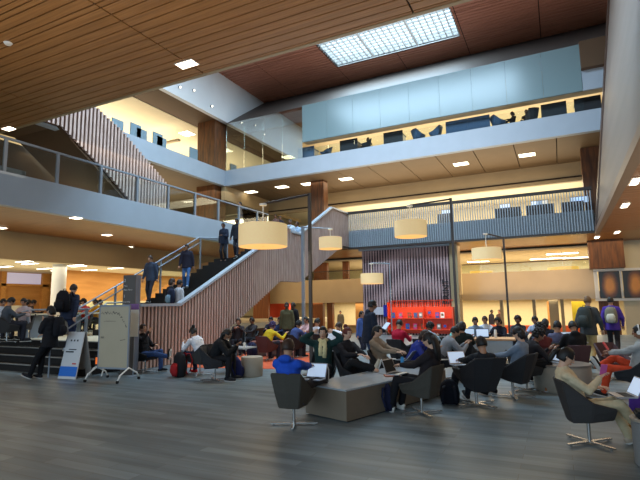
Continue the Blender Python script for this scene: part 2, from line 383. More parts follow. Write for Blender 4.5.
def body_mesh(pose, near, yaw, fem):
    S = skeleton(pose); vx = .011 if near else .02
    mb = MB(); torso(mb, S, -.004, fem=fem)
    for i in (0, 1):
        A = S[i]; limb(mb, A['hip'], A['kn'], .080, .052); limb(mb, A['kn'], A['an'], .054, .036)
        limb(mb, A['so'], A['el'], .048, .038); limb(mb, A['el'], A['wr'], .038, .025)
        foot = A['an'] + Vector((0, .10, -.03)); mb.tube([A['an'] + Vector((0, -.03, -.02)), foot], [.035, .03], 8)
    mb.tube([S['sh'] + S['up'] * -.02, S['nk'], S['hc'] + Vector((0, -.015, -.04))], [.066, .055, .055], 12)
    hm = head_matrix(S, yaw)
    head_pts(mb, hm, nu=20, nv=14)
    me = remesh(mb, vx if near else .016, 'body', 1)
    # fingers, face features joined to the one body mesh
    m2 = MB()
    for i in (0, 1): hand(m2, S, i, near)
    sub = MB()
    def hp(x, y, z): return hm @ Vector((x, y, z))
    R3 = hm.to_3x3()
    m2.tube([hp(0, .090, .026), hp(0, .101, .004), hp(0, .110, -.018), hp(0, .100, -.030)], [.007, .009, .013, .010], 8)
    for sx in (-1, 1): m2.sph(hp(sx * .079, -.004, -.004), (.008, .018, .028), R3 @ Matrix.Rotation(sx * .3, 3, 'Z'), 8, 6)
    m2.cur = 1
    for sx in (-1, 1): m2.sph(hp(sx * .030, .086, .014), (.0135, .006, .0075), R3, 8, 6)
    m2.cur = 2
    for sx in (-1, 1):
        m2.sph(hp(sx * .030, .0915, .014), (.006, .004, .0065), R3, 8, 6); m2.tube([hp(sx * .013, .093, .033), hp(sx * .030, .092, .038), hp(sx * .048, .080, .032)], [.003, .0042, .002], 5)
    m2.cur = 3
    m2.sph(hp(0, .090, -.054), (.024, .009, .006), R3, 10, 6); m2.sph(hp(0, .088, -.062), (.020, .009, .006), R3, 10, 6)
    bm = bmesh.new(); bm.from_mesh(me)
    vv = [bm.verts.new(v) for v in m2.v]
    for f, mi in zip(m2.f, m2.mi):
        try: q = bm.faces.new([vv[j] for j in f]); q.material_index = mi; q.smooth = True
        except Exception: pass
    bmesh.ops.recalc_face_normals(bm, faces=bm.faces)
    bm.to_mesh(me); bm.free()
    for k in range(4 - len(me.materials)): me.materials.append(None)
    return S, me, hm
def cloth_meshes(pose, near, bulk, fem, hood):
    S = skeleton(pose); vx = .013 if near else .022; g = bulk
    mb = MB(); torso(mb, S, g, low=True, fem=fem)
    for i in (0, 1):
        A = S[i]; e = (A['wr'] - A['el']); limb(mb, A['so'], A['el'], .046 + g, .040 + g * .8); limb(mb, A['el'], A['el'] + e * .96, .040 + g * .8, .029 + g * .5)
        mb.sph(A['so'] + Vector((-A['sx'] * .03, 0, 0)), .054 + g)
    if hood: mb.sph(S['nk'] + Vector((0, -.085, -.01)), (.10, .06, .06))
    else: mb.tube([S['nk'] - S['up'] * .05, S['nk'] + S['up'] * .012], [.078 + g * .3, .066 + g * .2], 12)
    top = remesh(mb, vx, 'top', 2, .007 if near else .004, 3.1)
    mb = MB(); p = S['pel']; mb.tube([p + S['up'] * .10, p, p + S['up'] * -.10], [(.130, .094), (.158, .112), (.13, .10)], 14, up=(0, 1, 0) if abs(S['up'].z) > .3 else None)
    for i in (0, 1):
        A = S[i]; limb(mb, A['hip'], A['kn'], .088, .064); e = A['an'] - A['kn']; limb(mb, A['kn'], A['kn'] + e * .97, .070, .054)
    tr = remesh(mb, vx, 'trousers', 2, .006 if near else .004, 9.7)
    shoes = []
    for i in (0, 1):
        A = S[i]; sh_dir = (A['an'] - A['kn']).normalized(); f = Vector((A['sx'] * .12, 1, 0)).normalized()
        if A['an'].z > .3 and A['sit']: f = (Vector((0, .15, 1)) + f * .35).normalized()
        f = (f - sh_dir * f.dot(sh_dir) * .9).normalized()
        dn = (sh_dir - f * sh_dir.dot(f)).normalized(); b0 = A['an'] + dn * .028
        m = MB(); m.tube([b0 - f * .065, b0 - f * .03, b0 + f * .05, b0 + f * .12, b0 + f * .175, b0 + f * .195], [(.030, .036), (.038, .046), (.042, .044), (.044, .032), (.036, .024), (.016, .014)], 12, up=tuple(-dn))
        m.tube([A['an'] - sh_dir * .06, A['an'] - sh_dir * .01, A['an'] + dn * .03], [.040, .044, .044], 12)
        m.cur = 1; c0 = b0 + dn * .042
        m.tube([c0 - f * .072, c0 - f * .04, c0 + f * .06, c0 + f * .13, c0 + f * .20], [(.026, .011), (.040, .013), (.043, .012), (.048, .012), (.022, .010)], 12, up=tuple(-dn))
        shoes.append(m.mesh('shoe', [M_black, M_black], True))
    return top, tr, shoes
def hair_mesh(style, hm, S):
    mb = MB(); R3 = hm.to_3x3()
    nu, nv = 24, 16; rx, ry, rz = .088, .108, .127
    def keep(x, y, z):
        if style == 'bald': return z > .9
        low = -.35 if style == 'short' else -.55
        if y > .15: return z > .50 + .1 * abs(x) if abs(x) < .62 else z > .05
        if y > -.1: return z > -.05
        return z > low
    vs = []; idx = {}; fs = []
    def V(i, k, rr):
        ph = PI * i / nv; t = 2 * PI * (k % nu) / nu
        x, y, z = math.sin(ph) * math.cos(t), math.sin(ph) * math.sin(t), math.cos(ph)
        w = 1 + .035 * noise.noise(Vector((x * 4, y * 4, z * 4 + 2)))
        return hm @ Vector((x * rx * rr * w, y * ry * rr * w - .004, z * rz * rr * w))
    for i in range(nv):
        for k in range(nu):
            ph = PI * (i + .5) / nv; t = 2 * PI * (k + .5) / nu
            if keep(math.sin(ph) * math.cos(t), math.sin(ph) * math.sin(t), math.cos(ph)):
                q = [(i, k), (i + 1, k), (i + 1, (k + 1) % nu), (i, (k + 1) % nu)]
                if i == 0: q = [(0, 0), (1, k), (1, (k + 1) % nu)]
                ids = []
                for c in q:
                    if c[0] == 0: c = (0, 0)
                    if c not in idx: idx[c] = len(vs); vs.append(V(c[0], c[1], 1.0))
                    ids.append(idx[c])
                if len(set(ids)) > 2: fs.append(tuple(ids))
    mb.add(vs, fs)
    me = mb.mesh('hair', [M_black], True)
    bm = bmesh.new(); bm.from_mesh(me); bmesh.ops.solidify(bm, geom=list(bm.faces), thickness=.014)
    ex = MB()
    if style == 'long':
        ex.tube([hm @ Vector((0, -.055, .04)), hm @ Vector((0, -.085, -.06)), S['nk'] + Vector((0, -.085, -.02)), S['nk'] + Vector((0, -.11, -.16))], [(.075, .05), (.085, .045), (.095, .04), (.05, .02)], 12, up=(0, 1, 0))
    if style == 'bob':
        ex.tube([hm @ Vector((0, -.04, .03)), hm @ Vector((0, -.05, -.05)), hm @ Vector((0, -.05, -.11))], [(.088, .06), (.094, .055), (.080, .04)], 12, up=(0, 1, 0))
    if style == 'bun': ex.sph(hm @ Vector((0, -.075, .115)), .045)
    if style == 'pony': ex.tube([hm @ Vector((0, -.09, .04)), hm @ Vector((0, -.14, .0)), hm @ Vector((0, -.15, -.10)), hm @ Vector((0, -.13, -.19))], [.022, .032, .034, .012], 8)
    if style == 'curly':
        for k in range(34):
            t = k * 2.4; z = 1 - 1.1 * k / 34; r = math.sqrt(max(0, 1 - z * z)); y = r * math.sin(t)
            if y > .35 and z < .6: continue
            ex.sph(hm @ Vector((r * math.cos(t) * .088, y * .105, z * .128)), .030, nu=8, nv=6)
    vv = [bm.verts.new(v) for v in ex.v]
    for f in ex.f: q = bm.faces.new([vv[j] for j in f]); q.smooth = True
    bmesh.ops.recalc_face_normals(bm, faces=bm.faces); bm.to_mesh(me); bm.free()
    me.materials.clear(); me.materials.append(None)
    return me
def setm(o, *ms):
    while len(o.data.materials) < len(ms): o.data.materials.append(None)
    for i, m in enumerate(ms):
        o.material_slots[i].link = 'OBJECT'; o.material_slots[i].material = m
SK = {'light': (205, 160, 132), 'tan': (176, 128, 98), 'mid': (140, 96, 70), 'dark': (92, 62, 46)}
def skinm(k): return mat('skin_' + k, s(*SK[k]), 0.55)
HC = {'black': (20, 17, 16), 'brown': (52, 34, 24), 'red': (92, 34, 26), 'grey': (120, 112, 104), 'fair': (110, 82, 52), 'purple': (54, 40, 84)}
def clothm(c, kind='knit'):
    return mat('cloth_%d_%d_%d' % c, s(*c), 0.85, var=.08, scale=22, spec=0.25)
NP = [0]
def person(label, pose, loc, face, top=(40, 40, 44), legs=(34, 36, 44), hair='short', hcol='black', skin='tan', shoe=(30, 30, 32), sole=(190, 190, 186), near=False, bulk=.012, fem=False, hood=False, yaw=0.0, scale=1.0, group=None, topname='jacket'):
    """face: heading in degrees, 0 = +Y, positive turns towards +X"""
    kb = ('b', pose, near, round(yaw, 2), fem)
    if kb not in CACHE: CACHE[kb] = body_mesh(pose, near, yaw, fem)
    kc = ('c', pose, near, bulk, fem, hood)
    if kc not in CACHE: CACHE[kc] = cloth_meshes(pose, near, bulk, fem, hood)
    S, bme, hm = CACHE[kb]; tme, lme, sme = CACHE[kc]
    kh = ('h', pose, near, round(yaw, 2), hair)
    if kh not in CACHE: CACHE[kh] = hair_mesh(hair, hm, S)
    root = thing('person', label, 'person', loc, -math.radians(face), group); root.scale = (scale,) * 3
    b = obj('body', bme, root); setm(b, skinm(skin), mat('eye_white', s(220, 215, 208), .3), mat('eye_dark', s(24, 18, 16), .3), mat('lips_' + skin, s(*[int(c * f) for c, f in zip(SK[skin], (.86, .62, .62))]), .5))
    t = obj(topname, tme, root); setm(t, clothm(top))
    l = obj('trousers', lme, root); setm(l, clothm(legs))
    h = obj('hair', CACHE[kh], root); setm(h, mat('hair_' + hcol, s(*HC[hcol]), .55, var=.1, scale=30, spec=.4))
    for q in sme:
        o = obj('shoe', q, root); setm(o, clothm(shoe), mat('sole_%d' % sole[0], s(*sole), .7))
    NP[0] += 1
    return root, S, hm
# ------------------------------------------------------------------ THE BUILDING
YB = 24.0; Z2S, Z2 = 4.6, 5.5; Z3S, Z3 = 9.2, 10.15; Z4 = 13.5; ZR = 16.5
XL2, XL3 = -14.0, -18.6; XS0, XS1 = -14.0, -10.2
# floor
b = MB(); b.box(-13.9, 14, -9, 9.15, -.3, 0); b.box(-10.6, 14, 9.15, 27.0, -.3, 0); b.box(-48, -13.9, -9, 8.2, -.3, 0); struct('floor', b, M_floor)
b = MB(); b.box(-48, 14, 27.0, 46, -.9, -.6); struct('floor_lower', b, mat('pale_lower_floor', s(150, 140, 124), .4, var=.05))
b = MB(); b.prism([(-9.7, 10.25), (-6.0, 11.15), (-6.6, 14.9), (-10.1, 14.9)], 'z', 0, .008); struct('floor_carpet', b, M_orange)
b = MB(); b.box(-48, -14.2, 9.15, 30, .45, .75); b.box(-14.2, -10.35, 9.15, 11.6, .45, .75); struct('floor_platform', b, M_cream)
# front steps: four black risers with grey nosings
t = thing('entrance_steps', 'short flight of black steps with grey nosings up to the side platform', 'steps', (-14, 8.15, 0)); t['kind'] = 'structure'
b = MB(); n = MB()
for k in range(4):
    y0 = 8.15 + .31 * k; z1 = .1875 * (k + 1)
    b.box(-40, -10.55, y0, 9.45, z1 - .1875, z1 - .012)
    n.box(-40, -10.55, y0 - .02, y0 + .05, z1 - .022, z1); 
ob = b.build('step_flight', M_black, t); ob.matrix_parent_inverse = Matrix.Translation((14, -8.15, 0))
ob = n.build('nosing', M_nosing, t); ob.matrix_parent_inverse = Matrix.Translation((14, -8.15, 0))
# right wing soffit, near ceiling
def planks(name, x0, x1, y0, y1, z, step, gap, m, seams=(), th=.04, hole=None, back=True):
    b = MB(); y = y0; rnd = random.Random(5)
    while y < y1 - .01:
        w = step * rnd.choice((1, 1, .55)) if step > .2 else step
        yy = min(y + w - gap, y1)
        xs = [x0] + sorted(q for q in seams if x0 < q < x1) + [x1]
        for a, c in zip(xs[:-1], xs[1:]):
            segs = [(a + .025, c - .025)]
            if hole and y < hole[3] and yy > hole[2]:
                segs = [(p, min(q, hole[0])) for p, q in segs if p < hole[0]] + [(max(p, hole[1]), q) for p, q in segs if q > hole[1]]
            for p, q in segs: b.box(p, q, y, yy, z, z + th)
        y += w
    o = struct(name, b, m)
    return o
planks('ceiling_near', -30, 1.9, -7, 11.6, Z3S, .32, .04, M_plank, seams=(-2.9, -9.9, -16.9, -23.9))
b = MB(); b.box(-30, 1.9, -7, 11.6, Z3S + .045, Z3S + .3); struct('ceiling_near_back', b, M_plankdark)
b = MB(); b.box(-30, 1.9, 11.6, 11.72, Z3S - .02, Z3 + .1); struct('trim_near_edge', b, M_beige)
planks('ceiling_roof', XL3 - .3, 3.6, 11.5, 28.6, ZR, .27, .07, M_roof, seams=(-15.9, -11.6, -7.7, -3.8, .1), hole=(-11.5, -4.0, 23.2, 26.1))
b = MB()
b.box(XL3 - .3, -11.5, 11.5, 28.6, ZR + .05, ZR + .1); b.box(-4.0, 3.6, 11.5, 28.6, ZR + .05, ZR + .1); b.box(-11.5, -4, 11.5, 23.2, ZR + .05, ZR + .1); b.box(-11.5, -4, 26.1, 28.6, ZR + .05, ZR + .1)
struct('ceiling_roof_back', b, mat('roof_backing', s(60, 36, 28), .9))
# skylight
b = MB()
for a in ((-11.56, -11.5, 23.2, 26.1), (-4, -3.94, 23.2, 26.1), (-11.56, -3.94, 23.14, 23.2), (-11.56, -3.94, 26.1, 26.16)): b.box(*a, ZR, ZR + .6)
struct('skylight_well', b, M_white)
b = MB(); b.box(-11.6, -3.9, 23.1, 26.2, ZR + .6, ZR + .62); sk = struct('window_1', b, M_sky)
b = MB()
for k in range(1, 22): x = -11.5 + 7.5 * k / 22; b.box(x - .025, x + .025, 23.2, 26.1, ZR + .1, ZR + .22)
for k in range(1, 9): y = 23.2 + 2.9 * k / 9; b.box(-11.5, -4, y - .02, y + .02, ZR + .1, ZR + .22)
for k in (7, 15): x = -11.5 + 7.5 * k / 22; b.box(x - .06, x + .06, 23.2, 26.1, ZR + .05, ZR + .25)
b.build('skylight_grid', M_white, sk)
# sloping bulkhead beneath the roof at the back
b = MB(); b.prism([(YB, Z4 - .15), (YB + .35, Z4 - .15), (29.0, ZR + .05), (28.6, ZR + .05)], 'x', XL3, 3.4); struct('wall_upper_slope', b, M_fasciadk)
# upper left white wall, L4 edge
b = MB(); b.box(XL3 - .3, XL3, 11.5, 28.6, Z4 - .03, ZR + .05); struct('wall_upper_left', b, M_white)
b = MB(); b.box(-20.9, XL3 - .3, 11.5, 34, Z4, Z4 + .05); struct('ceiling_left_gallery_edge', b, M_brown)
b = MB(); b.box(-34, -20.9, 11.5, 36, Z4 - .03, Z4 + .05); struct('ceiling_left_gallery', b, M_cream)
# L3 slab
b = MB(); b.prism([(XL3, YB), (XL3, 11.7), (XL3 - .3, 11.7), (XL3 - .3, YB + .3)], 'z', Z3S, Z3 + .05)
struct('wall_third_level_left', b, M_fascia)
b = MB(); b.box(XL3 - .0, 3.0, YB, YB + .3, Z3S, Z3 + .05); struct('wall_third_level_back', b, M_fascia)
b = MB(); b.box(-34, XL3 - .3, 18.3, 38, Z3S + .02, Z3 + .02); struct('floor_third_left', b, M_panel)
b = MB(); b.box(XL3 - .3, XL3, YB, 34, 8.3, Z3S + .3); struct('trim_third_return', b, M_beige)
b = MB()
for k in range(-10, 2):
    x0 = XL3 + 1.9 * (k + 10); b.box(x0 + .02, min(x0 + 1.88, 3.2), YB + .3, 29.2, Z3S + .02, Z3S + .1)
struct('ceiling_second_level', b, M_panel)
b = MB(); b.box(XL3, 3.2, YB + .3, 38, Z3S + .12, Z3 + .02); struct('floor_third_back', b, M_plankdark)
b = MB(); b.box(XL3, 3.2, 29.2, 29.5, 8.15, Z3S + .1); struct('trim_second_bulkhead', b, M_beige)
b = MB(); b.box(XL3, 3.2, 29.12, 29.2, 8.35, 8.42); struct('trim_second_line', b, M_plankdark)
b = MB(); b.box(-34, 3.2, 29.5, 36, 8.5, 8.6); struct('ceiling_second_rooms', b, M_cream)
# L4 spandrel glass panels
b = MB()
for k in range(9):
    x0 = -12.95 + 1.62 * k; b.box(x0, x0 + 1.61, YB - .02, YB + .08, 11.15, Z4 - .1)
struct('window_2', b, M_blueglass)
b = MB(); b.box(1.62, 3.0, YB - .3, YB + .6, 12.1, Z4 - .1); struct('trim_upper_block', b, M_brown)
b = MB(); b.box(1.63, 3.0, YB, YB + .1, 11.15, 12.1); struct('trim_upper_end', b, M_fascia)
b = MB(); b.box(-12.95, 3.0, YB + .1, YB + .6, 11.15, 11.25); b.box(-12.95, 3.0, YB + .5, YB + .6, 11.2, 12.7); b.box(-18.6, 3.0, YB + .6, 38, 12.6, 12.7); struct('ceiling_third_back', b, M_beige)
b = MB()
for k in range(4):
    x0 = XL3 + .04 + 1.4 * k; b.box(x0, x0 + 1.385, YB + .02, YB + .035, Z3 + .05, Z4 - .15)
struct('window_3', b, M_glassrefl)
# back walls of the upper levels
b = MB(); b.box(-34, 4, 36, 36.2, Z2, 8.6); struct('wall_second_back', b, M_cream)
b = MB(); b.box(-34, 4, 34, 34.2, Z3, Z4); struct('wall_third_back', b, M_cream)
b = MB(); b.box(-34.2, -34, -7, 46, 0, 16); struct('wall_far_left', b, M_cream)
b = MB(); b.box(-34, -27, 29.5, 29.7, Z3, 13); struct('wall_third_partition', b, M_cream)
# L2 slab left
b = MB(); b.box(XL2 - .25, XL2, -9, YB - 2, Z2S, Z2 + .08); struct('wall_second_level_left', b, M_fascia)
b = MB(); b.box(-18.8, XL2 - .25, -9, 27, Z2S + .02, Z2S + .2); struct('ceiling_under_left_balcony', b, M_soffit)
b = MB(); b.box(-34, XL2 - .2, -9, 27, Z2 - .3, Z2); struct('floor_second_left', b, mat('second_floor_finish', s(100, 96, 90), .7))
b = MB(); b.box(-19.0, -18.8, -9, 27, 3.55, Z2S + .1); struct('trim_left_bulkhead', b, M_beige)
b = MB(); b.box(-34, -19.0, -9, 46, 3.62, 3.7); struct('ceiling_platform_room', b, M_cream)
# L2 slab back
b = MB(); b.box(XL2, XS1, YB - 2, YB + .2, Z2S + .05, Z2); b.box(-34, 3.0, YB + .2, 36, Z2 - .3, Z2); struct('floor_second_back', b, mat('second_floor_finish', (0, 0, 0)))
b = MB(); b.box(XL2, 14, YB + .02, 28.6, Z2S, Z2S + .08); struct('ceiling_under_back_balcony', b, M_soffit)
b = MB(); b.box(-34, 14, 28.6, 46, 4.42, 4.5); struct('ceiling_mezzanine', b, M_cream)
planks('ceiling_right_wing', 1.6, 14, -7, 24.0, Z2S, .3, .02, wood('wood_soffit_planks', (132, 84, 50), (160, 108, 68), .4), seams=(4, 7, 10))
b = MB(); b.box(1.6, 14, -7, 24.0, Z2S + .045, Z2S + .25); struct('ceiling_right_wing_back', b, M_plankdark)
# right leaning wall
b = MB(); zz = 17.0; lx = .128
def rw(z): return 1.62 + lx * (z - Z2S)
b.add([(rw(Z2S), YB, Z2S), (rw(Z2S) - .25, -6, Z2S), (rw(zz) - .25, -6, zz), (rw(zz), YB, zz), (rw(Z2S) + .2, YB, Z2S), (rw(Z2S), -6, Z2S), (rw(zz), -6, zz), (rw(zz) + .2, YB, zz)],
      [(0, 1, 2, 3), (4, 7, 6, 5), (0, 3, 7, 4), (1, 5, 6, 2), (0, 4, 5, 1), (3, 2, 6, 7)])
struct('wall_right', b, mat('pale_mesh_fabric', s(118, 103, 92), .6, var=.08, scale=.7, stretch=(1, .3, 2)))
b = MB(); b.add([(rw(Z2S) - .06, YB - .9, Z2S), (rw(Z2S) - .06, YB, Z2S), (rw(zz) - .06, YB, zz), (rw(zz) - .06, YB - .9, zz), (rw(Z2S), YB - .9, Z2S), (rw(Z2S), YB, Z2S), (rw(zz), YB, zz), (rw(zz), YB - .9, zz)],
      [(0, 1, 2, 3), (4, 7, 6, 5), (0, 3, 7, 4), (1, 5, 6, 2), (0, 4, 5, 1), (3, 2, 6, 7)])
struct('trim_right_corner', b, mat('brown_trim', s(84, 62, 50), .5))
b = MB(); b.add([(rw(Z2S) - .29, -6, Z2S - .1), (rw(Z2S) - .04, YB, Z2S - .1), (rw(Z2S) - .04, YB, Z2S + .12), (rw(Z2S) - .29, -6, Z2S + .12), (rw(Z2S) + .02, -6, Z2S - .1), (rw(Z2S) + .12, YB, Z2S - .1), (rw(Z2S) + .12, YB, Z2S + .12), (rw(Z2S) + .02, -6, Z2S + .12)],
      [(0, 1, 2, 3), (4, 7, 6, 5), (0, 3, 7, 4), (1, 5, 6, 2), (0, 4, 5, 1), (3, 2, 6, 7)])
struct('trim_right_edge', b, mat('taupe_edge', s(120, 96, 80), .5))
b = MB(); b.box(3.6, 3.8, 11, 36, 9, 17); struct('wall_upper_right', b, M_white)
# ground level, back
b = MB(); b.box(-9.6, -4.85, 24.55, 25.0, 0, Z2S); struct('wall_feature_back', b, M_slatmauveback)
b = MB(); rnd = random.Random(2); nsl = 31
for k in range(nsl):
    x = -9.58 + 4.71 * k / nsl
    segs = 30
    for j in range(segs):
        z0 = .02 + 4.5 * j / segs; z1 = z0 + 4.5 / segs; u = (k / nsl - .5) * 2; zc = (z0 + z1) / 2
        wv = math.sin(4.0 * zc - 3.2 * math.cos(u * 2.1 - .5))
        w = .078 + .028 * wv
        b.box(x + .05 - w / 2, x + .05 + w / 2, 24.50, 24.56, z0, z1)
struct('wall_feature_slats', b, M_slatmauve)
b = MB(); b.box(-9.7, -4.8, 24.3, 24.56, 4.50, 4.60); struct('trim_feature_top', b, M_fascia)
b = MB(); b.box(-4.84, -4.45, 24.4, 25.2, 0, Z2S); struct('column_cream', b, M_beige)
# mezzanine band and the rooms behind
b = MB(); b.box(-20.5, -8.6, 28, 28.25, 1.72, 3.2); b.box(-4.9, 1.62, 28, 28.25, 1.72, 3.25); b.box(-48, 6, 28.25, 46, 1.8, 2.1); struct('wall_mezzanine_band', b, mat('glossy_beige_panel', s(190, 168, 132), .25, var=.06, scale=.7))
b = MB(); b.box(-17.5, -8.6, 28.1, 28.13, 3.2, 3.75); b.box(-4.9, 1.62, 28.1, 28.13, 3.25, 3.7); struct('window_4', b, M_glass)
b = MB()
for x0, x1 in ((-17.5, -8.6), (-4.9, 1.62)): b.box(x0, x1, 28.08, 28.15, 3.72, 3.77)
struct('trim_mezzanine_rail', b, M_steeldk)
b = MB(); b.box(-48, 6, 37, 37.2, -.6, 4.45); struct('wall_ground_back', b, mat('pale_yellow_wall', s(222, 208, 168), .7, var=.03))
b = MB(); b.box(-14.9, -13.95, 28.4, 28.7, -.6, 1.75); b.box(-14.9, -13.9, 29, 29.3, 2.1, 4.45); struct('door_1', b, M_redwood)
b = MB(); b.box(-12.75, -12.35, 29, 29.3, 2.1, 4.45); b.box(-13.7, -13.3, 28.5, 28.8, -.6, 1.75); struct('trim_wood_post', b, M_redwood)
b = MB(); b.box(-19.0, -17.0, 29.2, 29.5, -.6, 1.75); struct('wall_red_alcove', b, mat('red_wall', s(206, 62, 30), .6))
b = MB(); b.box(-18.6, -17.4, 27.2, 27.4, -.6, 4.5); struct('wall_wood_end', b, M_redwood)
b = MB(); b.box(-12.3, -10.5, 30, 30.2, -.6, 1.75); struct('wall_amber_niche', b, M_orangewood)
b = MB()
for x in (-3.0, -1.35, .0): b.box(x, x + .16, 28.3, 28.6, -.6, 1.75)
struct('column_room_mullions', b, M_beige)
b = MB(); b.box(-.55, -.1, 28.5, 28.7, -.6, 1.7); struct('door_2', b, M_beige)
b = MB(); b.box(.55, 1.25, 30.0, 30.1, .2, 1.6); struct('trim_yellow_panel', b, M_yellow)
b = MB(); b.box(-.75, -.2, 33, 33.1, .3, 1.6); struct('trim_orange_panel', b, M_orangewood)
b = MB(); b.box(-4.2, 1.5, 30.5, 30.9, -.6, .25); struct('trim_low_partition', b, mat('orange_partition', s(214, 92, 40), .6))
# right rear corner
b = MB(); b.box(1.45, 2.95, 27.2, 28.0, 3.2, Z2S); b.box(1.75, 2.62, 28.15, 28.4, -.1, 1.7); struct('column_wood_right', b, M_colwood)
b = MB(); b.box(1.62, 6, 28.0, 28.2, 1.60, 1.72); b.box(1.62, 6, 28.0, 28.2, 3.08, 3.2); b.box(1.62, 1.80, 28.0, 28.2, 1.7, 3.1); b.box(2.76, 2.84, 28.0, 28.2, 1.7, 3.1); struct('trim_poster_frame', b, M_white)
def poster(px0, px1, name, label):
    m = bpy.data.materials.new(name + '_print'); m.use_nodes = True; nt = m.node_tree; bs = nt.nodes['Principled BSDF']
    tc = nt.nodes.new('ShaderNodeTexCoord'); gr = nt.nodes.new('ShaderNodeTexGradient'); gr.gradient_type = 'SPHERICAL'
    mp = nt.nodes.new('ShaderNodeMapping'); mp.inputs['Location'].default_value = (-.5, 0, -.35 * 1.0); mp.inputs['Scale'].default_value = (3.0 / 1.0, 1, 1.15)
    nz = nt.nodes.new('ShaderNodeTexNoise'); nz.inputs['Scale'].default_value = 2.0
    cr = nt.nodes.new('ShaderNodeValToRGB'); e = cr.color_ramp.elements
    e[0].position = .25; e[0].color = (*s(26, 34, 40), 1); e[1].position = .85; e[1].color = (*s(210, 140, 60), 1); k = e.new(.5); k.color = (*s(110, 66, 40), 1)
    ad = nt.nodes.new('ShaderNodeMath'); ad.operation = 'MULTIPLY_ADD'; ad.inputs[1].default_value = .35
    mp.inputs['Location'].default_value = (0, 0, 0); mp.inputs['Scale'].default_value = (2.4, 1, 1.2)
    nt.links.new(tc.outputs['Object'], mp.inputs[0]); nt.links.new(mp.outputs[0], gr.inputs[0]); nt.links.new(tc.outputs['Object'], nz.inputs[0])
    nt.links.new(nz.outputs[0], ad.inputs[0]); nt.links.new(gr.outputs[0], ad.inputs[2]); nt.links.new(ad.outputs[0], cr.inputs[0]); nt.links.new(cr.outputs[0], bs.inputs[0])
    bs.inputs['Roughness'].default_value = .3
    w = px1 - px0; b = MB(); b.box(-w / 2, w / 2, -.02, .02, -.67, .67); o = b.build('art_poster', m); o.location = ((px0 + px1) / 2, 27.97, 2.4); tag(o, label, 'poster')
poster(1.83, 2.74, 'a', 'dark poster with an orange glow, between the wood column and the right corner')
poster(2.86, 3.9, 'b', 'dark orange-streaked poster cut by the right edge, right of the other poster')
b = MB(); b.box(2.84, 8, 28.2, 28.4, -.1, 1.6); b.box(2.95, 8, 28.3, 28.5, 3.2, Z2S); struct('wall_right_rear', b, M_cream)
# platform room (left)
b = MB(); b.box(-23.2, -23, 16.3, 40, 2.0, 3.62); b.box(-27, -23, 26.8, 27, .75, 3.62); struct('wall_platform_wood', b, M_orangewood)
b = MB(); b.box(-23.2, -23.0, 16.3, 40, .75, 2.0); struct('wall_platform_dado', b, mat('pale_dado', s(214, 204, 166), .6))
b = MB(); b.box(-26.6, -26.4, 4, 20, .75, 3.62); struct('wall_platform_left', b, M_orangewood)
b = MB()
for z0, z1, y0, y1 in ((2.85, 2.98, 8, 17.7), (.75, 3.62, 15.1, 15.35), (.75, 3.62, 17.35, 17.7)): b.box(-26.4, -26.2, y0, y1, z0, z1)
struct('trim_wood_posts', b, wood('honey_wood', (190, 130, 60), (208, 150, 80), .5))
b = MB(); b.box(-26.38, -26.3, 15.4, 17.3, 2.98, 3.58); b.box(-26.38, -26.3, 12.0, 15.0, 2.98, 3.58); struct('window_5', b, mat('dusk_window', s(190, 190, 205), .3, emit=s(200, 190, 215), estr=.5))
b = MB(); b.cyl((-20.3, 14.2, .75), (-20.3, 14.2, 3.62), .30, n=24); struct('column_round', b, M_white, smooth='auto')
b = MB(); b.box(-19.8, -18.8, 11.6, 11.8, .75, 1.78); tag(b.build('screen_partition', M_cream), 'cream screen panel standing on the platform behind the leaning person', 'partition')
# slatted guard of the platform
t_st = thing('main_staircase', 'wide staircase with black treads, pale slatted side wall and glass guard', 'staircase', (-10.2, 9.6, 0)); t_st['kind'] = 'structure'
inv = Matrix.Translation((10.2, -9.6, 0))
def part(mb, name, m, root=t_st, iv=None, smooth=False):
    o = mb.build(name, m, root, smooth); o.matrix_parent_inverse = iv if iv else inv; return o
def pl(pts, y):
    for (a, za), (c, zc) in zip(pts[:-1], pts[1:]):
        if a <= y <= c: return za + (zc - za) * (y - a) / max(c - a, 1e-6)
    return None
TOP = [(9.5, 1.70), (11.0, 1.70), (17.55, 5.0), (17.7, 4.76), (18.5, 4.76), (21.9, 6.55), (24.0, 6.58)]
BOT = [(9.5, 0), (11.75, 0), (16.75, 2.6), (18.4, 2.62), (23.2, 4.72), (24.0, 4.72)]
b = MB(); bk = MB(); y = 9.5
while y < 24.0:
    zt, zb = pl(TOP, y), pl(BOT, y)
    wv = .008 * math.sin(y * 1.7)
    b.box(XS1 - .01, XS1 + .055, y, y + .072 + wv, zb + .01, zt - .03); y += .135
part(b, 'slat_panel', M_slat)
poly = TOP + BOT[::-1]
bk.prism([(p, z - (.02 if i < len(TOP) else 0)) for i, (p, z) in enumerate(poly)], 'x', XS1 - .06, XS1 - .012); part(bk, 'backing_panel', M_slatback)
cp = MB()
for (a, za), (c, zc) in zip(TOP[:-1], TOP[1:]):
    if c - a < .2: continue
    cp.prism([(a, za - .03), (c, zc - .03), (c, zc + .05), (a, za + .05)], 'x', XS1 - .1, XS1 + .1)
part(cp, 'cap_rail', M_cap)
tr = MB(); ns = 17
def flight(y0, z0, n, run, rise):
    for k in range(n):
        tr.box(XS0 + .12, XS1 - .06, y0 + run * k, y0 + run * (k + 1) + .02, z0 + rise * k - .25, z0 + rise * (k + 1))
flight(11.0, .75, 17, 6.55 / 17, 3.0 / 17); tr.box(XS0 + .12, XS1 - .06, 17.55, 18.6, 3.5, 3.75); flight(18.5, 3.75, 10, .34, .175); tr.box(XS0 + .12, XS1 - .06, 21.9, 22.02, 5.2, 5.5)
part(tr, 'treads', M_black)
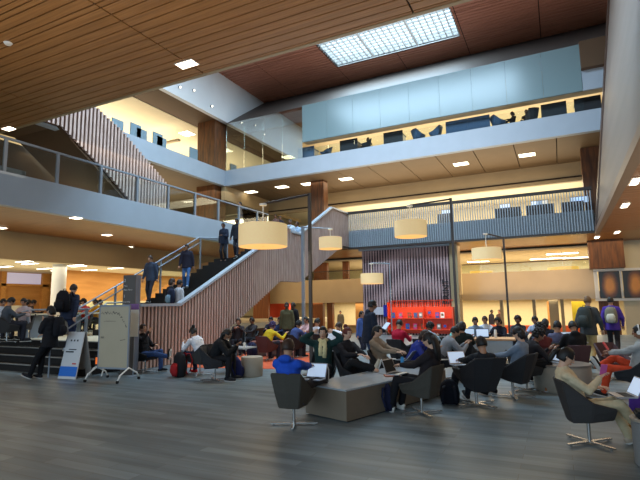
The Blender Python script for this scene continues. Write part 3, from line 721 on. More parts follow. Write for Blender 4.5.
un = MB(); un.prism([(11.75, .45), (16.75, 2.65), (18.4, 2.67), (23.2, 4.75), (23.2, 4.95), (18.4, 3.2), (16.75, 3.1), (11.75, .74)], 'x', XS0 + .12, XS1 - .07); part(un, 'underside', M_panel)
RX = XS0 + .06
RAIL = [(10.0, 1.30), (10.35, 1.58), (16.2, 4.62), (17.5, 4.74), (18.3, 4.74)]
r1 = MB(); r1.tube([(RX, a, z) for a, z in RAIL], .03, 8); part(r1, 'handrail', M_steel, smooth=True)
r1 = MB(); r1.tube([(RX + .06, a, z - .22) for a, z in RAIL[1:3]], .024, 8); part(r1, 'handrail', M_steel, smooth=True)
for yy in (10.4, 11.9, 14.0, 16.3, 18.2):
    z = pl(RAIL, yy); tz = max(.75, .75 + .458 * (yy - 11)); q = MB(); q.box(RX - .025, RX + .025, yy - .03, yy + .03, min(tz, z - .95), z); part(q, 'post', M_steel)
gq = MB(); gq.prism([(10.4, .85), (11.0, .85), (16.3, 3.5), (18.2, 3.8), (18.2, 4.68), (16.3, 4.55), (10.4, 1.5)], 'x', RX - .006, RX + .006); part(gq, 'glass_panel', M_glass)
# front step handrails
t = thing('step_handrail', 'blue-grey steel handrail sloping up the entrance steps behind the leaning person', 'handrail', (-11.3, 7.7, 0))
iv = Matrix.Translation((11.3, -7.7, 0))
q = MB(); q.tube([(-11.35, 7.55, .86), (-11.2, 7.75, .92), (-11.2, 9.3, 1.78), (-11.2, 10.0, 1.80)], .022, 8); part(q, 'rail', M_steel, t, iv, True)
for y, z0, z1 in ((7.7, 0, .9), (9.25, .75, 1.75)): q = MB(); q.cyl((-11.2, y, z0), (-11.2, y, z1), .018, n=8); part(q, 'post', M_steel, t, iv)
t = thing('platform_railing', 'steel railing along the platform edge beside the seated group on the left', 'railing', (-14.3, 8.9, .75))
iv = Matrix.Translation((14.3, -8.9, -.75))
q = MB(); q.tube([(-14.5, 6.6, .9), (-14.5, 9.25, 1.62), (-11.9, 9.25, 1.62)], .028, 8); part(q, 'rail', M_steel, t, iv, True)
for x, y in ((-14.5, 9.2), (-11.95, 9.25)):
    q = MB(); q.box(x - .03, x + .03, y - .03, y + .03, .75, 1.6); part(q, 'post', M_steel, t, iv)
# balcony railings
t = thing('balcony_railing', 'glass railing with steel posts along the left second-level balcony', 'railing', (XL2, 8, Z2))
iv = Matrix.Translation((-XL2, -8, -Z2))
q = MB(); q.box(XL2 - .12, XL2 - .04, -9, 22, 6.56, 6.62); part(q, 'top_rail', M_steel, t, iv)
q = MB(); q.box(XL2 - .085, XL2 - .075, -9, 22, Z2 + .12, 6.5); part(q, 'glass_panel', M_glass, t, iv)
y = 7.95
while y < 22:
    q = MB(); q.box(XL2 - .11, XL2 - .03, y - .04, y + .04, Z2 + .05, 6.56); part(q, 'post', M_steel, t, iv); y += 1.62
t = thing('balcony_fin_screen', 'blue-grey vertical fin railing across the back second-level balcony', 'railing', (-4, YB, Z2S))
iv = Matrix.Translation((4, -YB, -Z2S))
q = MB(); q.box(XS1 + .05, 1.6, YB - .1, YB + .02, 6.52, 6.66); part(q, 'top_rail', M_steeldk, t, iv)
q = MB(); x = XS1 + .1
while x < 1.6: q.box(x, x + .035, YB - .06, YB + .04, 4.68, 6.52); x += .115
part(q, 'fins', M_fin, t, iv)
q = MB(); q.box(XS1 + .05, 1.6, YB + .05, YB + .15, 4.62, Z2 + .12); part(q, 'backing_panel', M_finback, t, iv)
q = MB(); q.box(XS1 + .05, 1.6, YB - .1, YB + .1, 4.58, 4.68); part(q, 'bottom_edge', M_steeldk, t, iv)
t = thing('glass_balustrade', 'clear glass balustrade on the third-level back edge beside the desks', 'railing', (-5, YB, Z3))
iv = Matrix.Translation((5, -YB, -Z3))
for k in range(9):
    x0 = -12.95 + 1.62 * k; q = MB(); q.box(x0, x0 + 1.6, YB + .1, YB + .115, Z3 + .05, 10.75); part(q, 'glass_panel', M_glass, t, iv)
# L2-L3 stair, upper left
t = thing('upper_staircase', 'upper staircase with pale slatted side, rising into the wood ceiling at left', 'staircase', (-18.4, 15, Z2)); t['kind'] = 'structure'
iv = Matrix.Translation((18.4, -15, -Z2))
T2 = [(11.75, 11.3), (13.2, 11.3), (14.15, 10.79), (15.75, 10.08), (18.55, 8.25), (18.62, 8.2)]
B2 = [(11.75, 9.25), (12.5, 9.3), (14.84, 7.86), (17.95, 5.52), (18.62, 5.52)]
b = MB(); y = 11.75
while y < 18.58:
    b.box(-18.42, -18.35, y, y + .10, pl(B2, y), pl(T2, y)); y += .195
part(b, 'slat_panel', M_slat, t, iv)
b = MB(); b.prism(T2 + B2[::-1], 'x', -18.48, -18.43); part(b, 'backing_panel', M_slatback, t, iv)
b = MB(); b.prism([(8, 9.2), (12.5, 9.3), (17.9, 5.5), (18.4, 5.5), (12.9, 9.7), (8, 9.7)], 'x', -21.5, -18.48); part(b, 'underside', M_brown, t, iv)
# L2 left gallery interior
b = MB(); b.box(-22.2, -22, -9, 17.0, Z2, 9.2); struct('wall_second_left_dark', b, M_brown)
b = MB()
for y0 in (6.2, 7.6, 9.0, 10.4, 11.8, 13.2): b.box(-21.98, -21.9, y0, y0 + .16, Z2, 8.0)
b.box(-21.98, -21.9, 5, 13.3, 7.8, 8.0)
struct('door_3', b, mat('grey_door_frame', s(120, 124, 128), .5))
b = MB(); b.box(-21.97, -21.93, 6.4, 10.2, Z2 + .2, 7.7); b.box(-21.97, -21.93, 11.9, 12.9, Z2, 6.6); struct('window_6', b, mat('lit_room_glass', s(200, 190, 150), .4, emit=s(230, 205, 140), estr=.55))
# columns
b = MB(); c = at(209.5, 30); b.box(c.x - .7, c.x + .7, c.y - .6, c.y + .6, Z2, Z4); struct('column_left', b, M_colwood)
b = MB(); b.box(-13.35, -12.45, 25.7, 26.3, Z2, Z3S); struct('column_back', b, M_colwood)
b = MB(); b.box(1.45, 2.3, 26.6, 27.2, Z2, Z3S); struct('column_back_right', b, M_colwood)
# ------------------------------------------------------------------ FURNITURE
def swivel_mesh():
    base = [(-.20, .25, .34), (-.22, -.02, .30), (-.16, -.22, .28), (0, -.24, .28), (.16, -.22, .28), (.22, -.02, .30), (.20, .25, .34)]
    top = [(-.28, .27, .48), (-.30, .0, .55), (-.25, -.33, .80), (0, -.37, .81), (.25, -.33, .80), (.30, .0, .55), (.28, .27, .48)]
    m = MB(); n = len(base); rows = []
    for t in (0, .45, 1.0):
        rows.append([tuple(b[i] + (a[i] - b[i]) * (t ** .85 if i < 2 else t) for i in range(3)) for b, a in zip(base, top)])
    vs = sum([list(r) for r in rows], []); fs = []
    for i in range(2):
        for k in range(n - 1): a = i * n + k; fs.append((a, a + 1, a + 1 + n, a + n))
    fs.append(tuple(range(n)))
    m.add(vs, fs); me = m.mesh('shell', [M_chair])
    bm = bmesh.new(); bm.from_mesh(me); bmesh.ops.solidify(bm, geom=list(bm.faces), thickness=.035)
    bmesh.ops.bevel(bm, geom=[e for e in bm.edges if e.is_manifold and e.calc_face_angle(0) > .25], offset=.010, segments=2, affect='EDGES', clamp_overlap=True)
    bmesh.ops.recalc_face_normals(bm, faces=bm.faces)
    bm.to_mesh(me); bm.free(); return me
SHELL = swivel_mesh()
m_ = MB(); m_.prism([(-.20, .25), (.20, .25), (.21, -.05), (.15, -.20), (-.15, -.20), (-.21, -.05)], 'z', .33, .40); CUSH = m_.mesh('seat_cushion', [M_chair])
_bm = bmesh.new(); _bm.from_mesh(CUSH); bmesh.ops.bevel(_bm, geom=list(_bm.edges), offset=.02, segments=2, affect='EDGES'); _bm.to_mesh(CUSH); _bm.free()
m_ = MB(); m_.cyl((0, 0, .03), (0, 0, .31), .022, n=16); m_.cyl((0, 0, .28), (0, 0, .305), .08, n=16); STEM = m_.mesh('column', [M_chrome], 'auto')
m_ = MB(); m_.prism([(-.028, .0), (.028, .0), (.020, .36), (-.020, .36)], 'z', .022, .040); m_.cyl((0, .31, 0), (0, .31, .024), .016, n=8); LEG = m_.mesh('leg', [M_chrome])
NCH = [0]
def chair(label, loc, face, m=None, group=None, tilt=0.0, legrot=.6, scale=1.0):
    root = thing('swivel_chair', label, 'chair', loc, -math.radians(face), group); root.scale = (scale * .92,) * 3
    sh = obj('shell', SHELL, root); cu = obj('seat_cushion', CUSH, root); st = obj('column', STEM, root)
    if m:
        for o in (sh, cu): setm(o, m)
    if tilt:
        for o in (sh, cu): o.rotation_euler = (math.radians(tilt), 0, 0); o.location = (0, .02, 0)
    for k in range(4):
        l = obj('leg', LEG, root); l.rotation_euler = (0, 0, legrot + k * PI / 2)
    return root
def laptop(label, loc, face, openang=105, screen=None, body=None, scale=1.0, group=None):
    """loc = centre of the base; face = heading of the user looking at the screen"""
    root = thing('laptop', label, 'laptop', loc, -math.radians(face), group); root.scale = (scale,) * 3
    b = MB(); b.box(-.16, .16, -.11, .11, 0, .014); ba = b.build('base', body or M_alu, root)
    b = MB(); b.box(-.14, .14, -.02, .09, .0141, .016); b.build('keyboard', M_black, ba)
    a = math.radians(openang - 90); m = Matrix.Translation((0, .11, .012)) @ Matrix.Rotation(-a, 4, 'X')
    b = MB(); b.obox(m @ Matrix.Translation((0, 0, .11)), .32, .010, .22); li = b.build('lid', body or M_alu, root)
    b = MB(); b.obox(m @ Matrix.Translation((0, -.0065, .11)), .295, .003, .19); b.build('screen', screen or M_screen, li)
    return root
def backpack(label, loc, face, col=(28, 30, 44), scale=1.0, worn=False, tilt=0, acc=None):
    root = thing('backpack', label, 'backpack', loc, -math.radians(face)); root.scale = (scale,) * 3
    if tilt: root.rotation_euler = (math.radians(tilt), 0, -math.radians(face))
    m = clothm(col); b = MB()
    b.tube([(0, 0, .0), (0, 0, .04), (0, 0, .22), (0, 0, .38), (0, 0, .46)], [(.12, .07), (.155, .105), (.165, .11), (.14, .09), (.07, .05)], 14, up=(0, 1, 0)); b.build('main_body', m, root, True)
    b = MB(); b.tube([(0, -.10, .03), (0, -.12, .10), (0, -.12, .2), (0, -.09, .26)], [(.09, .03), (.115, .05), (.11, .045), (.08, .02)], 12, up=(0, 1, 0)); b.build('front_pocket', clothm(acc) if acc else m, root, True)
    for sx in (-1, 1):
        b = MB(); b.tube([(sx * .07, .08, .42), (sx * .09, .16, .43), (sx * .10, .21, .30), (sx * .11, .17, .12), (sx * .11, .09, .04)], [(.022, .008)] * 5, 8); b.build('shoulder_strap', clothm(acc) if acc else m, root, True)
    b = MB(); b.tube([(-.03, .04, .455), (-.03, .04, .49), (.03, .04, .49), (.03, .04, .455)], .008, 6); b.build('grab_handle', m, root)
    return root
def mug(name, label, loc, cat, m, r=.035, h=.1, lid=None):
    b = MB(); b.lathe([(r * .8, 0), (r, h), (r * .95, h)], n=14); o = b.build(name, m); o.location = loc; tag(o, label, cat)
    if lid: q = MB(); q.lathe([(r * 1.05, h), (r * 1.05, h * 1.08), (r * .6, h * 1.12)], n=14); q.build('lid', lid, o)
    return o
def bottle(label, loc, m, h=.24, r=.035):
    b = MB(); b.lathe([(r * .9, 0), (r, .01), (r, h * .78), (r * .5, h * .88), (r * .5, h * .9)], n=16); o = b.build('water_bottle', m, smooth='auto'); o.location = loc; tag(o, label, 'bottle')
    q = MB(); q.lathe([(r * .6, h * .89), (r * .6, h)], n=12); q.build('cap', M_black, o); return o

# -- long low table in front
t = thing('coffee_table', 'long low box table with grey top and taupe sides, nearest to the camera', 'table', (-3.0, 7.6, 0))
P0, P1, P2, P3 = (-2.82, 6.45), (-1.98, 9.1), (-2.95, 9.3), (-3.62, 6.72)
iv = Matrix.Translation((3.0, -7.6, 0))
def inset(ps, k): cx = sum(p[0] for p in ps) / 4; cy = sum(p[1] for p in ps) / 4; return [(cx + (x - cx) * k, cy + (y - cy) * k) for x, y in ps]
q = MB(); q.prism([P0, P1, P2, P3], 'z', .02, .43); part(q, 'table_body', M_tableside, t, iv)
q = MB(); q.prism([P0, P1, P2, P3], 'z', .432, .455); part(q, 'table_top', M_tabletop, t, iv)
q = MB(); q.prism(inset([P0, P1, P2, P3], .96), 'z', 0, .02); part(q, 'plinth', M_black, t, iv)
bottle('bright blue water bottle standing on the long low table', zat(402.5, 367, .455), mat('blue_bottle', s(30, 130, 190), .35), .22, .035)
b = MB(); b.box(-.13, .13, -.09, .09, 0, .02); o = b.build('leather_folder', mat('brown_leather', s(150, 84, 56), .6)); o.location = zat(392, 376, .455); o.rotation_euler = (0, 0, .5); tag(o, 'brown leather folder lying on the long low table', 'folder')
for k in range(2): b = MB(); b.box(-.14, .14, -.10, .10, 0, .018); o = b.build('paper_stack', M_paper); o.location = zat(430 + 6 * k, 361 - k, .455) + Vector((.1 * k, .1, 0)); o.rotation_euler = (0, 0, .3 + .5 * k); tag(o, 'white sheets on the low table, %s pile' % ('left' if k == 0 else 'right'), 'papers')
# ------------------------------------------------------------------ FOREGROUND PEOPLE AND CHAIRS
def seat(label, clabel, loc, face, pose='sit', cm=None, tilt=0, legrot=.6, cs=1.0, **kw):
    c = chair(clabel, loc, face, cm, tilt=tilt, legrot=legrot, scale=cs) if clabel else None
    return person(label, pose, loc, face, **kw)
def hpos(root, S, key='lap', d=(0, .2, .6)):
    return root.matrix_basis @ Vector(d)
def wpt(loc, face, d):
    return Vector(loc) + Matrix.Rotation(-math.radians(face), 3, 'Z') @ Vector(d)
# boy in blue
L = zat(294, 425, 0)
seat('boy in a bright blue hoodie with his feet up on the low grey table', 'olive grey swivel chair seen from behind, holding the boy in blue', L, -8, 'feetup', M_olive, legrot=.3, top=(30, 74, 176), legs=(40, 38, 40), hair='short', hcol='brown', skin='tan', shoe=(50, 48, 50), near=True, hood=True, bulk=.02, topname='hoodie')
laptop('open laptop with a pale screen on the lap of the boy in blue', wpt(L, -8, (.14, .42, .56)), -2, 112, M_screen)
# girl with white sneakers, facing left, seen from the side
L = zat(422, 414, 0)
seat('girl with long black hair in a dark jacket, white sneakers, beside the low table', 'olive grey swivel chair turned left at the low table, seating the girl in white sneakers', L, -78, 'sit', M_olive, legrot=.9, top=(36, 30, 32), legs=(22, 22, 26), hair='long', skin='light', shoe=(214, 210, 200), near=True, fem=True, bulk=.02)
laptop('open laptop with a dark screen on the knees of the long-haired girl', wpt(L, -78, (.0, .40, .56)), -78, 110, M_black)
# man in the black jacket reclined
L = at(471, 8.0)
seat('short-haired man in a black jacket lying back in the wide dark chair', 'large black swivel chair tipped back, seen from behind in the middle', L, -38, 'sitback', M_chairblk, tilt=12, legrot=.3, cs=1.22, top=(30, 34, 40), legs=(30, 32, 40), hair='short', skin='tan', near=True, bulk=.02)
laptop('open laptop with a bright page in front of the man in the black jacket', wpt(L, -38, (-.05, .36, .60)), -38, 115, M_screen)
# woman in beige
L = zat(590, 444, 0)
seat('woman in a beige turtleneck and beige trousers writing on a laptop at right', 'dark grey swivel chair seating the woman in beige at right', L, 76, 'crossed', M_chair, legrot=.55, top=(202, 184, 150), legs=(188, 172, 138), hair='pony', skin='light', shoe=(178, 160, 140), near=True, fem=True, bulk=.014, topname='sweater', scale=.95)
laptop('silver laptop open on the knee of the woman in beige', wpt(L, 76, (.02, .38, .56)), 76, 118, M_screen)
b = MB(); b.tube([(0, 0, 0), (.0, .01, .06), (.0, .0, .12)], .035, 10); o = b.build('striped_sock', mat('ochre_sock', s(196, 140, 40), .9, scale=40, stretch=(.01, .01, 1), col2=s(70, 50, 44))); o.location = wpt(L, 76, (-.10, .455, .10)); tag(o, 'ochre striped sock above the sneaker of the woman in beige', 'sock')
b = MB(); b.box(-.035, .035, -.004, .004, -.07, .07); o = b.build('smartphone', mat('pink_phone', s(196, 90, 150), .4)); o.location = wpt(L, 76, (.05, .20, .86)); o.rotation_euler = (.5, 0, .3); tag(o, 'small pink phone in the raised hand of the woman in beige', 'phone')
# drum at right edge
L = at(648, 5.0)
t = thing('drum_table', 'grey drum table cut by the right edge of the photo', 'table', L)
b = MB(); b.lathe([(.24, 0), (.26, .02), (.26, .43), (.24, .45)], n=28); b.build('drum_body', mat('grey_drum', s(120, 122, 122), .5), t, 'auto')
b = MB(); b.lathe([(.27, .45), (.27, .47), (.25, .475)], n=28); b.build('table_top', M_stone, t, 'auto')
b = MB(); b.box(-.20, .16, -.14, .12, 0, .07); o = b.build('laptop_bag', clothm((26, 28, 32)), bevel=.02); o.location = L + Vector((-.02, 0, .475)); tag(o, 'flat black bag lying on the drum table at the right edge', 'bag')
# headphones person
L = at(625, 8.4)
seat('person in grey patterned top and orange trousers wearing white headphones', 'black swivel chair at the right edge under the person in orange trousers', L, -80, 'ankleknee', M_chairblk, legrot=.2, top=(150, 152, 150), legs=(190, 66, 36), hair='short', skin='mid', shoe=(30, 30, 30), near=True, bulk=.022)
t = thing('headphones', 'white over-ear headphones on the person in orange trousers', 'headphones', L, math.radians(80)); S_ = skeleton('ankleknee'); hc = S_['hc']
b = MB(); b.tube([hc + Vector((.092 * math.cos(a), -.01 + .02 * math.sin(a), .128 * math.sin(a))) for a in [PI * k / 10 for k in range(11)]], .010, 8); b.build('headband', M_paper, t, True)
for sx in (-1, 1): b = MB(); b.cyl(hc + Vector((sx * .07, 0, -.005)), hc + Vector((sx * .105, 0, -.005)), .036, n=14); b.build('ear_cup', M_paper, t)
b = MB(); b.box(-.10, .10, -.006, .006, -.075, .075); o = b.build('tablet', mat('red_cover', s(206, 50, 60), .5)); o.location = wpt(L, -80, (.0, .36, .86)); o.rotation_euler = (-.5, 0, 1.4); tag(o, 'red-covered tablet held by the person with headphones', 'tablet')
t = thing('tote_bag', 'purple bag on the floor at the right edge, below the orange trousers', 'bag', at(636, 7.3)); t.scale = (1, 1, 1)
b = MB(); b.tube([(0, 0, 0), (0, 0, .05), (0, 0, .2), (0, 0, .28)], [(.2, .10), (.23, .13), (.22, .09), (.19, .04)], 14, up=(0, 1, 0)); b.build('bag_body', clothm((70, 40, 120)), t, True)
b = MB(); b.tube([(-.09, 0, .26), (-.08, 0, .36), (.08, 0, .36), (.09, 0, .26)], .012, 8); b.build('handle', clothm((60, 34, 100)), t, True)
# round curved beige drum
L = at(556, 9.25)
t = thing('drum_table', 'large round pale taupe drum table behind the woman in beige', 'table', L)
b = MB(); b.lathe([(.48, 0), (.50, .03), (.50, .44), (.49, .46)], n=40); b.build('drum_body', M_stone, t, 'auto')
b = MB(); b.lathe([(.51, .46), (.51, .49), (.49, .495)], n=40); b.build('table_top', mat('dark_table_top', s(120, 112, 104), .35), t, 'auto')
laptop('small open laptop on the round taupe drum table', L + Vector((-.1, .05, .497)), 40, 105)
# small drum stool
L = zat(247, 377, 0) + Vector((0, .2, 0))
b = MB(); b.lathe([(.25, 0), (.26, .02), (.26, .43), (.245, .45)], n=32); tag(b.build('drum_stool', M_stone, smooth='auto'), 'pale drum stool beside the navy backpack at left of centre', 'stool').location = L
# table by the left girls
L = at(236, 12.2)
t = thing('side_table', 'grey metal pedestal table behind the person in the black jacket', 'table', L)
b = MB(); b.box(-.45, .45, -.28, .28, .60, .63); b.build('table_top', M_tabletop, t); b = MB(); b.cyl((0, 0, .02), (0, 0, .6), .035); b.build('column', M_steel, t); b = MB(); b.lathe([(.26, 0), (.26, .02), (.05, .03)]); b.build('base', M_steel, t)
mug('paper_cup', 'white paper cup on the pedestal table left of centre', L + Vector((.3, -.05, .63)), 'cup', M_paper, lid=M_paper)
bottle('silver flask standing on the pedestal table left of centre', L + Vector((-.3, .05, .63)), M_chrome)
# bench island
a, c = at(252, 15.9), at(305, 15.9)
t = thing('bench', 'long grey upholstered bench behind the orange carpet', 'bench', (a + c) / 2, math.atan2((c - a).y, (c - a).x))
b = MB(); w = (c - a).length; b.box(-w / 2, w / 2, -.3, .3, .03, .44); b.build('bench_body', M_bench, t, bevel=.03)
b = MB(); b.box(-w / 2 - .02, w / 2 + .02, -.33, .33, .44, .48); b.build('bench_top', mat('reddish_top', s(120, 70, 58), .5), t)
# mid table with three people
L = at(480, 12.5)
t = thing('work_table', 'wood-topped grey work table in front of the three people in shirts', 'table', L, .1)
b = MB(); b.box(-.8, .8, -.4, .4, .70, .74); b.build('table_top', wood('table_wood', (190, 140, 96), (206, 158, 112)), t)
for x in (-.7, .7): b = MB(); b.box(x - .03, x + .03, -.35, .35, 0, .70); b.build('leg', M_steel, t)
b = MB(); b.box(-.7, .7, -.36, -.34, .35, .70); b.build('modesty_panel', M_tabletop, t)
bottle('clear white bottle on the wood-topped table', L + Vector((.32, .12, .74)), M_paper)
laptop('black laptop on the wood-topped table, left one', L + Vector((-.35, .05, .74)), -10, 105, body=M_black)
laptop('black laptop on the wood-topped table, right one', L + Vector((.02, -.02, .74)), -10, 105, body=M_black)

# ------------------------------------------------------------------ OTHER PEOPLE
P = person
# middle row beyond the low table
seat('woman in a dark green jacket and cream scarf, hands raised behind her neck', 'black swivel chair under the woman in the cream scarf', at(322, 9.3), 160, 'handshead', M_chairblk, top=(26, 52, 50), legs=(30, 30, 34), hair='bob', skin='light', near=True, fem=True, bulk=.025)
Ls = at(322, 9.3); b = MB(); Sx = skeleton('handshead'); nk = Sx['nk']
b.tube([nk + Vector((.07 * math.cos(a), .02 + .075 * math.sin(a), -.02 + .012 * math.sin(3 * a))) for a in [2 * PI * k / 14 for k in range(15)]], .036, 8)
b.tube([nk + Vector((-.03, .09, -.03)), nk + Vector((-.04, .13, -.16)), nk + Vector((-.03, .15, -.34))], [(.045, .03), (.05, .03), (.045, .02)], 8); b.tube([nk + Vector((.03, .09, -.03)), nk + Vector((.04, .13, -.16)), nk + Vector((.04, .15, -.30))], [(.04, .03), (.045, .03), (.04, .02)], 8)
o = b.build('scarf', clothm((216, 200, 150)), smooth=True); o.location = Ls; o.rotation_euler = (0, 0, -math.radians(160)); tag(o, 'cream scarf around the neck of the woman in dark green', 'scarf')
seat('person with red-brown hair in a black top looking down at a phone', 'black swivel chair with a light edge beside the low table, under the red-haired person', at(352, 9.0), 118, 'ankleknee', M_chairblk, top=(28, 26, 30), legs=(26, 26, 28), hair='bun', hcol='red', skin='light', near=True, fem=True, shoe=(190, 180, 160))
seat('person in a tan jacket with dark hair sitting turned right', 'dark swivel chair under the person in the tan jacket', at(384, 9.7), 98, 'sit', M_chairblk, top=(140, 122, 102), legs=(30, 30, 34), hair='bob', skin='light', near=True, bulk=.02)
laptop('grey laptop on the lap of the person in the tan jacket', wpt(at(384, 9.7), 98, (0, .40, .57)), 98, 130)
seat('person in a royal blue sweater bending over their hands', 'black swivel chair under the person in royal blue', at(411, 9.6), 100, 'sithunch', M_chairblk, top=(40, 52, 130), legs=(30, 40, 76), hair='bob', hcol='brown', skin='tan', near=True, fem=True)
P('tall man standing with an open tablet, dark blue jacket and blue jeans', 'standhold', at(368, 10.8), 55, top=(34, 42, 58), legs=(56, 72, 104), skin='mid', near=True, bulk=.03, hood=True, scale=1.0)
b = MB(); b.box(-.13, .13, -.006, .006, -.09, .09); o = b.build('tablet', M_screen); o.location = wpt(at(368, 10.8), 55, (0, .40, 1.16)); o.rotation_euler = (-.7, 0, -.9); tag(o, 'pale blue tablet held by the tall standing man', 'tablet')
seat('person in a grey hoodie stooping forward with one sleeve reaching right', 'black swivel chair under the stooping person in grey', at(441, 10.6), 70, 'sithunch', M_chairblk, top=(136, 138, 142), legs=(34, 36, 44), hair='short', skin='tan', hood=True, bulk=.024)
seat('person in a crimson shirt seen from behind before the orange shelves', 'black high swivel chair behind the person in crimson', at(398, 12.6), 12, 'sitwrite', M_chairblk, top=(176, 26, 56), legs=(30, 30, 34), skin='light')
seat('person in a pale blue hooded top seen from behind before the orange shelves', 'black swivel chair under the pale blue hooded person', at(424, 12.6), 14, 'sithunch', M_chairblk, top=(150, 168, 182), legs=(30, 30, 34), hair='curly', skin='mid', hood=True)
seat('dark-haired person in a dark green coat seen from behind, right of the orange shelves', 'black swivel chair under the dark green coat, beside the lamp post', at(463, 11.2), 5, 'sit', M_chairblk, top=(34, 42, 40), legs=(30, 30, 34), hair='bob', skin='tan', bulk=.025)
seat('person in a turquoise patterned top by the lamp post', 'black swivel chair under the turquoise top', at(449, 12.7), 100, 'sithunch', M_chairblk, top=(110, 186, 184), legs=(30, 30, 34), hair='bob', skin='tan')
P('seated person in a light blue shirt at the wood-topped table', 'sitwrite', at(474, 14.0), 172, top=(130, 152, 176), legs=(30, 30, 40), hair='short', skin='tan')
P('seated person in a white shirt at the wood-topped table', 'sitwrite', at(484, 14.7), 185, top=(196, 204, 214), legs=(30, 30, 40), hair='short', hcol='brown', skin='tan')
P('person in a dark blazer over a white shirt at the wood-topped table', 'sitwrite', at(497, 13.6), 200, top=(30, 32, 44), legs=(30, 30, 40), hair='bob', skin='tan', fem=True)
for x, D, fc, nm in ((474, 14.0, 172, 'light blue shirt'), (484, 14.7, 185, 'white shirt'), (497, 13.6, 200, 'dark blazer')): chair('dark swivel chair under the person in the ' + nm, at(x, D), fc, M_chairblk)
P('person in a dark top standing far back beside the cream mullion', 'stand', at(490, 30, -.6), 120, top=(40, 40, 52), legs=(36, 36, 44), skin='dark')
P('far standing person with long brown hair between two mullions', 'stand', at(499, 30, -.6), 200, top=(84, 64, 60), legs=(40, 36, 44), hair='long', hcol='brown', fem=True)
seat('person in a grey shirt in profile, reclining in the tall black chair', 'tall black swivel chair turned left behind the man in the black jacket', at(507, 8.6), -70, 'sit', M_chairblk, tilt=6, cs=1.1, top=(118, 132, 150), legs=(30, 30, 36), hair='bob', skin='light')
seat('bearded person in a dark shirt bending over the drum table', 'dark swivel chair under the bearded person at the drum table', at(521, 9.2), 70, 'sithunch', M_chair, top=(40, 38, 42), legs=(24, 24, 26), hair='curly', skin='mid', shoe=(150, 90, 40))
seat('person in a maroon top half hidden behind the chair at the drum table', 'maroon swivel chair left of the drum table', at(533, 9.9), -40, 'sit', M_chairmar, top=(96, 44, 44), legs=(30, 30, 34), hair='curly', skin='light')
seat('person with dark hair in a black padded coat seen from behind', 'grey swivel chair under the black padded coat', at(545, 12.2), 10, 'sit', M_chair, top=(30, 32, 42), legs=(30, 30, 34), hair='bob', skin='tan', bulk=.03)
seat('person in a slate purple shirt seen from behind', 'olive grey high chair under the slate purple shirt', at(558, 10.8), 18, 'sit', M_olive, top=(88, 88, 112), legs=(30, 30, 34), hair='short', skin='tan')
seat('person in a black hooded top bent over a glowing laptop', 'maroon-grey swivel chair back behind the woman in beige', at(571, 10.3), -15, 'sitwrite', M_chairmar, top=(22, 22, 24), legs=(26, 26, 30), hair='short', skin='tan', hood=True, bulk=.03)
laptop('glowing laptop left of the person in the black hooded top', at(563, 11.1, .717), -15, 105)
b = MB(); b.lathe([(.3, 0), (.3, .02), (.04, .04), (.04, .68), (.45, .69), (.45, .715)], n=28); tag(b.build('round_table', mat('dark_table_top', (0, 0, 0)), smooth='auto'), 'small round table under the glowing laptop', 'table').location = at(563, 11.2)
P('man walking away in a dark grey top and khaki trousers', 'walk', at(586, 12.2), 20, top=(62, 66, 68), legs=(176, 154, 108), hair='short', hcol='fair', skin='light', near=False, bulk=.025, scale=1.03)
P('man walking away in a purple hoodie and black trousers', 'walk', at(610, 14.0), 8, top=(70, 48, 138), legs=(38, 36, 40), hair='short', skin='tan', bulk=.022, scale=1.02)
def worn(label, L, face, col, z=1.02, acc=None, sc=1.0, d=-.23): backpack(label, wpt(L, face, (0, d, z)), face, col, sc, acc=acc)
worn('dark grey-green backpack on the man in khaki trousers', at(586, 12.2), 20, (58, 64, 62), 1.0, sc=1.1)
worn('grey-olive backpack with pale straps on the man in purple', at(610, 14.0), 8, (120, 116, 100), 1.0, (190, 186, 170))
chair('empty maroon swivel chair in front of the man in purple', at(608, 10.3), 150, M_chairmar)
# centre back groups
seat('person in a white shirt seen from behind, left of the far doorway', 'black swivel chair under the left white shirt', at(321, 15.2), 20, 'sit', M_chairblk, top=(196, 196, 204), legs=(34, 36, 44), skin='tan')
seat('person in a loose white top with a dark strap, bent low', 'black swivel chair under the bent white top', at(331, 13.6), 25, 'sithunch', M_chairblk, top=(206, 206, 212), legs=(34, 36, 44), hair='short', hcol='brown', skin='tan', bulk=.035)
seat('person with a pale pink top behind the lamp post', 'black swivel chair beside the grey lamp post', at(303, 16.9), 190, 'sit', M_chairblk, top=(190, 150, 150), legs=(40, 36, 44), hair='bob', skin='tan')
P('standing person in a khaki green jacket near the red alcove', 'stand', at(287, 17.2), 160, top=(86, 84, 60), legs=(44, 46, 56), skin='dark', bulk=.03)
P('standing person in black next to the khaki green jacket', 'stand', at(294.5, 18.6), 200, top=(30, 28, 32), legs=(36, 34, 40), skin='dark', bulk=.03)
seat('person in a navy jacket with light stripes by the red alcove', 'dark swivel chair under the navy striped jacket', at(278, 17.2), 170, 'sit', M_chairblk, top=(36, 44, 72), legs=(34, 36, 44), skin='tan')
seat('person in a dark shirt holding papers by the red alcove', 'dark swivel chair left of the navy striped jacket', at(271, 17.6), 160, 'sitwrite', M_chairblk, top=(40, 40, 50), legs=(34, 36, 44), skin='light')
seat('person in a blue and white top behind the grey bench', 'black swivel chair at the right end of the grey bench', at(293, 15.2), 10, 'sithunch', M_chairblk, top=(60, 74, 120), legs=(34, 36, 44), hair='curly', skin='tan')
seat('person with purple-tinted hair, yellow and blue sleeves spread on the bench', 'round-backed brown swivel chair in front of the grey bench', at(267, 14.6), 5, 'sitarms', M_chairmar, top=(196, 166, 30), legs=(40, 40, 54), hair='curly', hcol='purple', skin='tan')
